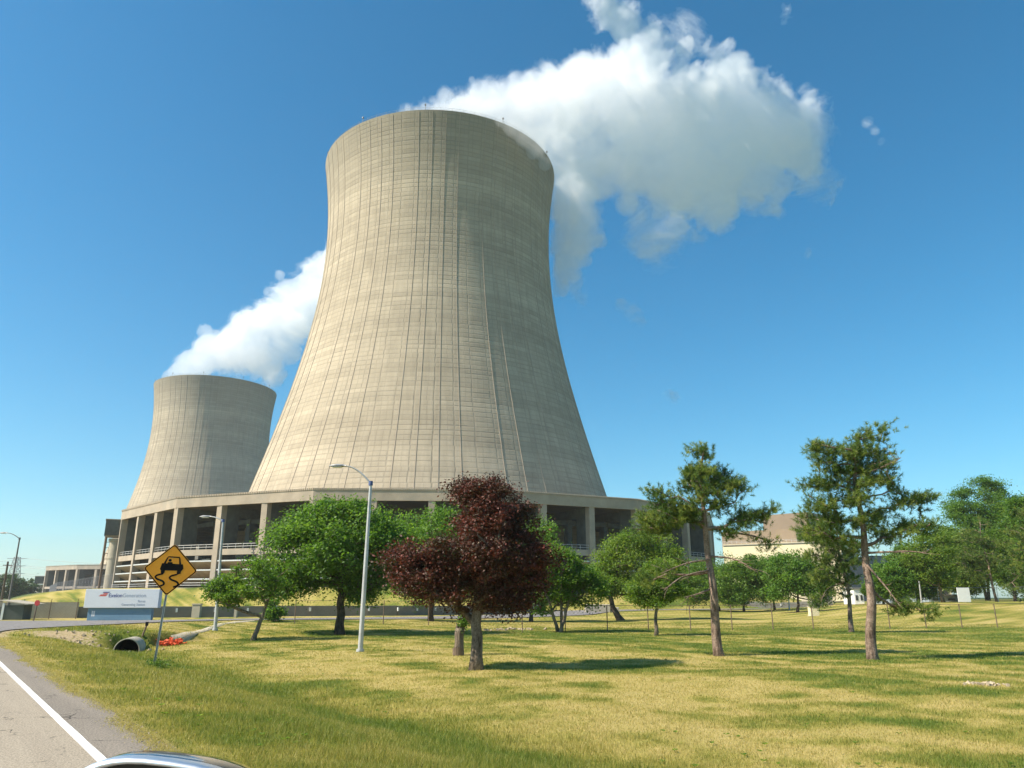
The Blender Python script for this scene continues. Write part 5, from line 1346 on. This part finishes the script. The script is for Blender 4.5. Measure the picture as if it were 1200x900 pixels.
# ------------------------------------------------------------------ steam: solid-angle clouds built as closed meshes filled with scattering vapour
import openvdb
def steam_mat(name, dens, aniso=.15, nscale=None, col=(.997, .997, 1), thr=.5):
    m = bpy.data.materials.new(name); m.use_nodes = True; nt = m.node_tree; nt.nodes.remove(nt.nodes['Principled BSDF'])
    v = nt.nodes.new('ShaderNodeVolumePrincipled'); v.inputs['Color'].default_value = (*col, 1); v.inputs['Anisotropy'].default_value = aniso
    v.inputs['Density'].default_value = dens
    if nscale:
        tc = nt.nodes.new('ShaderNodeTexCoord'); n = noise_n(nt, tc.outputs['Object'], nscale, 4, .65)
        d = math_n(nt, 'MULTIPLY', math_n(nt, 'SUBTRACT', n, thr, clamp=True), dens * 6.0); nt.links.new(d, v.inputs['Density'])
    nt.links.new(v.outputs[0], nt.nodes['Material Output'].inputs['Volume'])
    return m

KS = 4.5
def plume(T, name_parts, blobs, res, seed, freq, amp, warp=.6, clip=None, wisp=False):
    """blobs: (x, y, z, radius) in world metres; field > level becomes a closed mesh"""
    B = np.array(blobs); pad = B[:, 3].max() * .5
    lo = (B[:, :3] - B[:, 3:4]).min(0) - pad; hi = (B[:, :3] + B[:, 3:4]).max(0) + pad
    n = np.ceil((hi - lo) / res).astype(int); xs = [lo[i] + np.arange(n[i]) * res for i in range(3)]
    X, Y, Z = np.meshgrid(*xs, indexing='ij'); X = X.astype(np.float32); Y = Y.astype(np.float32); Z = Z.astype(np.float32)
    s = np.zeros(X.shape, np.float32)
    for x, y, z, r in B:
        r2 = ((X - x) ** 2 + (Y - y) ** 2 + (Z - z) ** 2) / (r * r)
        s += np.exp(-KS * np.minimum(r2, 12 / KS * 2))
    f = (np.log(np.maximum(s, 1e-9)) / KS + 1.0)          # ~1-r^2 for one blob, smooth union
    act = (f > -1.0) 
    nz = np.zeros(X.shape, np.float32)
    a = act.nonzero(); x, y, z = X[a], Y[a], Z[a]
    wx = (vnoise(x * freq * .8, y * freq * .8, z * freq * .8, seed=seed + 50) - .5) * warp / freq * 2
    wz = (vnoise(x * freq * .8 + 9, y * freq * .8, z * freq * .8, seed=seed + 51) - .5) * warp / freq * 2
    t = 0; A = 1; tot = 0
    for o in range(6):
        q = freq * 2.07 ** o
        v_ = vnoise((x + wx) * q + 3 * o, y * q + 5 * o, (z + wz) * q + 7 * o, seed=seed + o)
        t = t + A * ((1 - np.abs(2 * v_ - 1)) if wisp else (np.abs(2 * v_ - 1) * 1.3 if o >= 1 else v_)); tot += A; A *= .74
    nz[a] = t / tot - (float(np.mean(t / tot)) if wisp else .45)
    F = (np.minimum(f, .5) - .34 + nz * amp) if wisp else (f + nz * amp * (1 - .95 * sstep(.35, .95, f)))
    F = np.where(act, F, -1.5)
    F[[0, -1]] = -1.5; F[:, [0, -1]] = -1.5; F[:, :, [0, -1]] = -1.5
    if clip is not None: F = np.where(clip(X, Y, Z), -1.5, F)
    for (pname, lev, mat) in name_parts:
        g = openvdb.FloatGrid(background=1.5); g.copyFromArray(np.ascontiguousarray(lev - F))
        g.transform = openvdb.createLinearTransform(voxelSize=res)
        P, Q = g.convertToQuads(0.0)
        P = np.asarray(P) + lo; Q = np.asarray(Q)
        o = mesh_np(pname, P - np.array(T.location), Q.astype(np.int64), mat, T, smooth=True)
        print('plume', pname, len(P))

def PB(L): return [(*at(px, py, Y), r / 873 * Y / (cP if False else 1) * 1.04) for px, py, r, Y in L]
def kids_of(L, n, lo, hi, seed, spread=.95, stretch=1.0):
    rg = np.random.default_rng(seed); out = []
    for px, py, r, Y in L:
        for _ in range(n):
            a = rg.uniform(0, 6.283); q = spread * r * rg.uniform(.75, 1.1); out.append((px + math.cos(a) * q * stretch, py + math.sin(a) * q, r * rg.uniform(lo, hi), Y + rg.normal() * r * .07))
    return out
def shreds(L, seed):
    rg = np.random.default_rng(seed); out = []
    for px, py, r, Y in L:
        a = rg.uniform(-.9, .9); 
        for i in range(int(9 + r * .5)):
            t = rg.uniform(-1, 1); s = rg.normal() * .28
            out.append((px + (math.cos(a) * t - math.sin(a) * s) * r, py + (math.sin(a) * t + math.cos(a) * s) * r + .3 * r * math.sin(3 * t), r * rg.uniform(.13, .30), Y + rg.normal() * r * .12))
    return out
M['steam_thin'] = steam_mat('thin vapour', .045, nscale=.07, thr=.47); M['steam_mid'] = steam_mat('vapour body', .026); M['steam'] = steam_mat('billowing steam', .05)
S1L = ([(515, 138, 26, 262), (545, 130, 30, 258), (480, 138, 16, 262), (455, 140, 8, 260), (580, 128, 34, 260), (615, 130, 40, 262), (560, 108, 16, 262), (655, 128, 48, 264), (650, 180, 44, 262), (700, 115, 50, 266), (735, 85, 36, 268), (760, 70, 34, 270),
    (755, 135, 62, 268), (690, 190, 46, 266), (740, 190, 52, 268), (800, 130, 58, 272), (845, 120, 48, 274), (880, 140, 50, 276), (915, 160, 42, 278), (935, 180, 28, 280), (800, 190, 52, 272), (850, 200, 48, 275), (890, 205, 40, 277),
    (830, 240, 32, 274), (665, 235, 36, 262), (672, 272, 32, 262), (668, 296, 22, 262), (660, 316, 19, 261), (655, 336, 13, 261), (780, 225, 30, 270), (708, 6, 17, 268), (735, 28, 20, 268), (765, 38, 16, 268), (712, 22, 13, 268), (800, 55, 14, 268)])
S1 = PB(S1L + kids_of(S1L, 6, .22, .38, 71))
T = empty('steam_plume', (C1[0], C1[1], 150), 'big white steam cloud drifting right from the central tower rim', 'steam', 'steam plumes from the towers')
def clip1(X, Y, Z):
    r = np.hypot(X - C1[0], Y - C1[1]); return (r < 43.6) & (Z < 153.2) & (r > 36) | ((r <= 36) & (Z < 150)) | ((r < 42.6) & (Z < 150))
plume(T, [('vapour_fringe', -.40, M['steam_thin']), ('vapour_body', -.12, M['steam_mid']), ('billow', .10, M['steam'])], S1, .75, 3, .042, 3.4, clip=clip1)
W1 = PB(([(700, 6, 30, 268), (800, 40, 30, 268), (850, 62, 20, 268), (705, 8, 22, 268), (735, 22, 26, 268), (770, 30, 22, 268), (805, 48, 24, 270), (835, 60, 18, 270), (855, 50, 9, 270), (945, 112, 15, 280), (955, 190, 18, 280), (790, 262, 26, 270), (760, 250, 16, 270), (820, 275, 12, 272), (945, 225, 13, 280), (700, 262, 10, 264), (970, 205, 10, 280),
    (905, 250, 14, 278), (1018, 142, 9, 285), (1026, 152, 7, 285), (1034, 166, 7, 285), (742, 368, 13, 275), (728, 358, 10, 275), (752, 376, 8, 275), (944, 296, 9, 280), (783, 469, 13, 290), (680, 352, 12, 262), (918, 15, 16, 280), (670, 330, 14, 262), (770, 275, 40, 268), (940, 150, 40, 280), (960, 215, 30, 280)]))
T = empty('steam_wisps', (30, 270, 160), 'thin torn shreds of vapour around the edges of the big steam cloud', 'steam')
plume(T, [('vapour_shreds', .0, steam_mat('shredded vapour', .02)), ('denser_shreds', .35, steam_mat('denser vapour', .045))], W1, .7, 23, .075, 5.0, warp=1.0, clip=clip1, wisp=True)
VL = PB([(600, 150, 14, 214), (615, 160, 15, 216), (628, 175, 14, 220), (638, 192, 10, 224), (585, 142, 8, 212)])
T = empty('steam_veil', (0, 220, 145), 'pale veil of vapour spilling over the right side of the big tower rim', 'steam')
plume(T, [('vapour_veil', .02, steam_mat('veil vapour', .05))], VL, .8, 43, .12, 1.5, clip=lambda X, Y, Z: (np.hypot(X - C1[0], Y - C1[1]) < 43.4) & (Z < 153.5))
S2L = ([(198, 442, 7, 555), (212, 438, 12, 555), (230, 428, 20, 556), (242, 405, 16, 556), (255, 415, 24, 556), (240, 388, 9, 556), (285, 410, 32, 556), (310, 420, 28, 556), (300, 385, 26, 556), (325, 372, 30, 556), (340, 345, 26, 556), (350, 370, 34, 556), (370, 330, 30, 556), (385, 345, 34, 556), (395, 315, 28, 556), (318, 438, 16, 548), (335, 410, 20, 556)])
S2 = PB(S2L + kids_of(S2L, 5, .22, .38, 72))
T = empty('steam_plume', (C2[0], C2[1], 147), 'smaller white steam cloud rising from the distant tower behind the big shell', 'steam', 'steam plumes from the towers')
def clip2(X, Y, Z):
    r = np.hypot(X - C2[0], Y - C2[1]); return (r < 43.4) & (Z < 149.5)
plume(T, [('vapour_fringe', -.35, steam_mat('thin vapour far', .03, nscale=.045, thr=.47)), ('billow', .0, steam_mat('billowing steam far', .045))], S2, 1.3, 63, .024, 2.8, clip=clip2)

# ------------------------------------------------------------------ thin summer haze
m = bpy.data.materials.new('summer haze'); m.use_nodes = True; nt = m.node_tree; nt.nodes.remove(nt.nodes['Principled BSDF'])
v = nt.nodes.new('ShaderNodeVolumePrincipled'); v.inputs['Color'].default_value = (.93, .96, 1, 1); v.inputs['Density'].default_value = .00013; v.inputs['Anisotropy'].default_value = .2
nt.links.new(v.outputs[0], nt.nodes['Material Output'].inputs['Volume'])
b = MB(); b.box((0, 0, 0), (5000, 5000, 212)); hz = b.build('haze', m); hz.location = (0, 1200, 103); tag(hz, kind='stuff')
# ------------------------------------------------------------------ sky, sun, camera, render
SUN_EL, SUN_DIR = 44.0, np.array([-.955, -.30])
w = bpy.data.worlds.new('World'); scene.world = w; w.use_nodes = True; nt = w.node_tree
bg = nt.nodes['Background']; sky = nt.nodes.new('ShaderNodeTexSky'); sky.sky_type = 'NISHITA'; sky.sun_disc = False
az = math.atan2(SUN_DIR[0], SUN_DIR[1])          # clockwise from +Y
sky.sun_elevation = R(SUN_EL); sky.sun_rotation = az
sky.altitude = 200; sky.air_density = 1.0; sky.dust_density = .7; sky.ozone_density = 2.0
hs_ = nt.nodes.new('ShaderNodeHueSaturation'); hs_.inputs['Hue'].default_value = .482; hs_.inputs['Saturation'].default_value = 1.36; hs_.inputs['Value'].default_value = 1.0
nt.links.new(sky.outputs[0], hs_.inputs['Color']); tn_ = nt.nodes.new('ShaderNodeMix'); tn_.data_type = 'RGBA'; tn_.blend_type = 'MULTIPLY'; tn_.inputs[0].default_value = 1; tn_.inputs[7].default_value = (.74, 1.07, 1.17, 1); nt.links.new(hs_.outputs[0], tn_.inputs[6]); nt.links.new(tn_.outputs[2], bg.inputs[0]); bg.inputs[1].default_value = .082
sd = bpy.data.lights.new('sun', 'SUN'); sd.energy = 5.0; sd.angle = R(.53); sd.color = (1, .90, .75)
so = bpy.data.objects.new('sun', sd); link(so)
e = R(SUN_EL); d = SUN_DIR / np.linalg.norm(SUN_DIR)
from mathutils import Vector
so.rotation_euler = Vector((d[0] * math.cos(e), d[1] * math.cos(e), math.sin(e))).to_track_quat('Z', 'Y').to_euler()
so.location = (-60, -40, 90)
cd = bpy.data.cameras.new('camera'); cd.sensor_width = 36; cd.lens = 36 * FPX / 1200; cd.clip_start = .05; cd.clip_end = 12000
co = bpy.data.objects.new('camera', cd); link(co); co.location = (0, 0, CAM_Z); co.rotation_euler = (R(90) + PITCH, 0, 0)
scene.camera = co
vs = scene.view_settings; vs.view_transform = 'Standard'; vs.look = 'None'; vs.exposure = 0.8; vs.gamma = 1; vs.use_curve_mapping = False
cy = scene.cycles
cy.max_bounces = 42; cy.diffuse_bounces = 3; cy.glossy_bounces = 2; cy.transmission_bounces = 4; cy.transparent_max_bounces = 8
cy.volume_bounces = 40; cy.volume_max_steps = 128; cy.volume_step_rate = 1.0
cy.use_denoising = True
cy.use_adaptive_sampling = True; cy.adaptive_threshold = .02
cy.caustics_reflective = False; cy.caustics_refractive = False
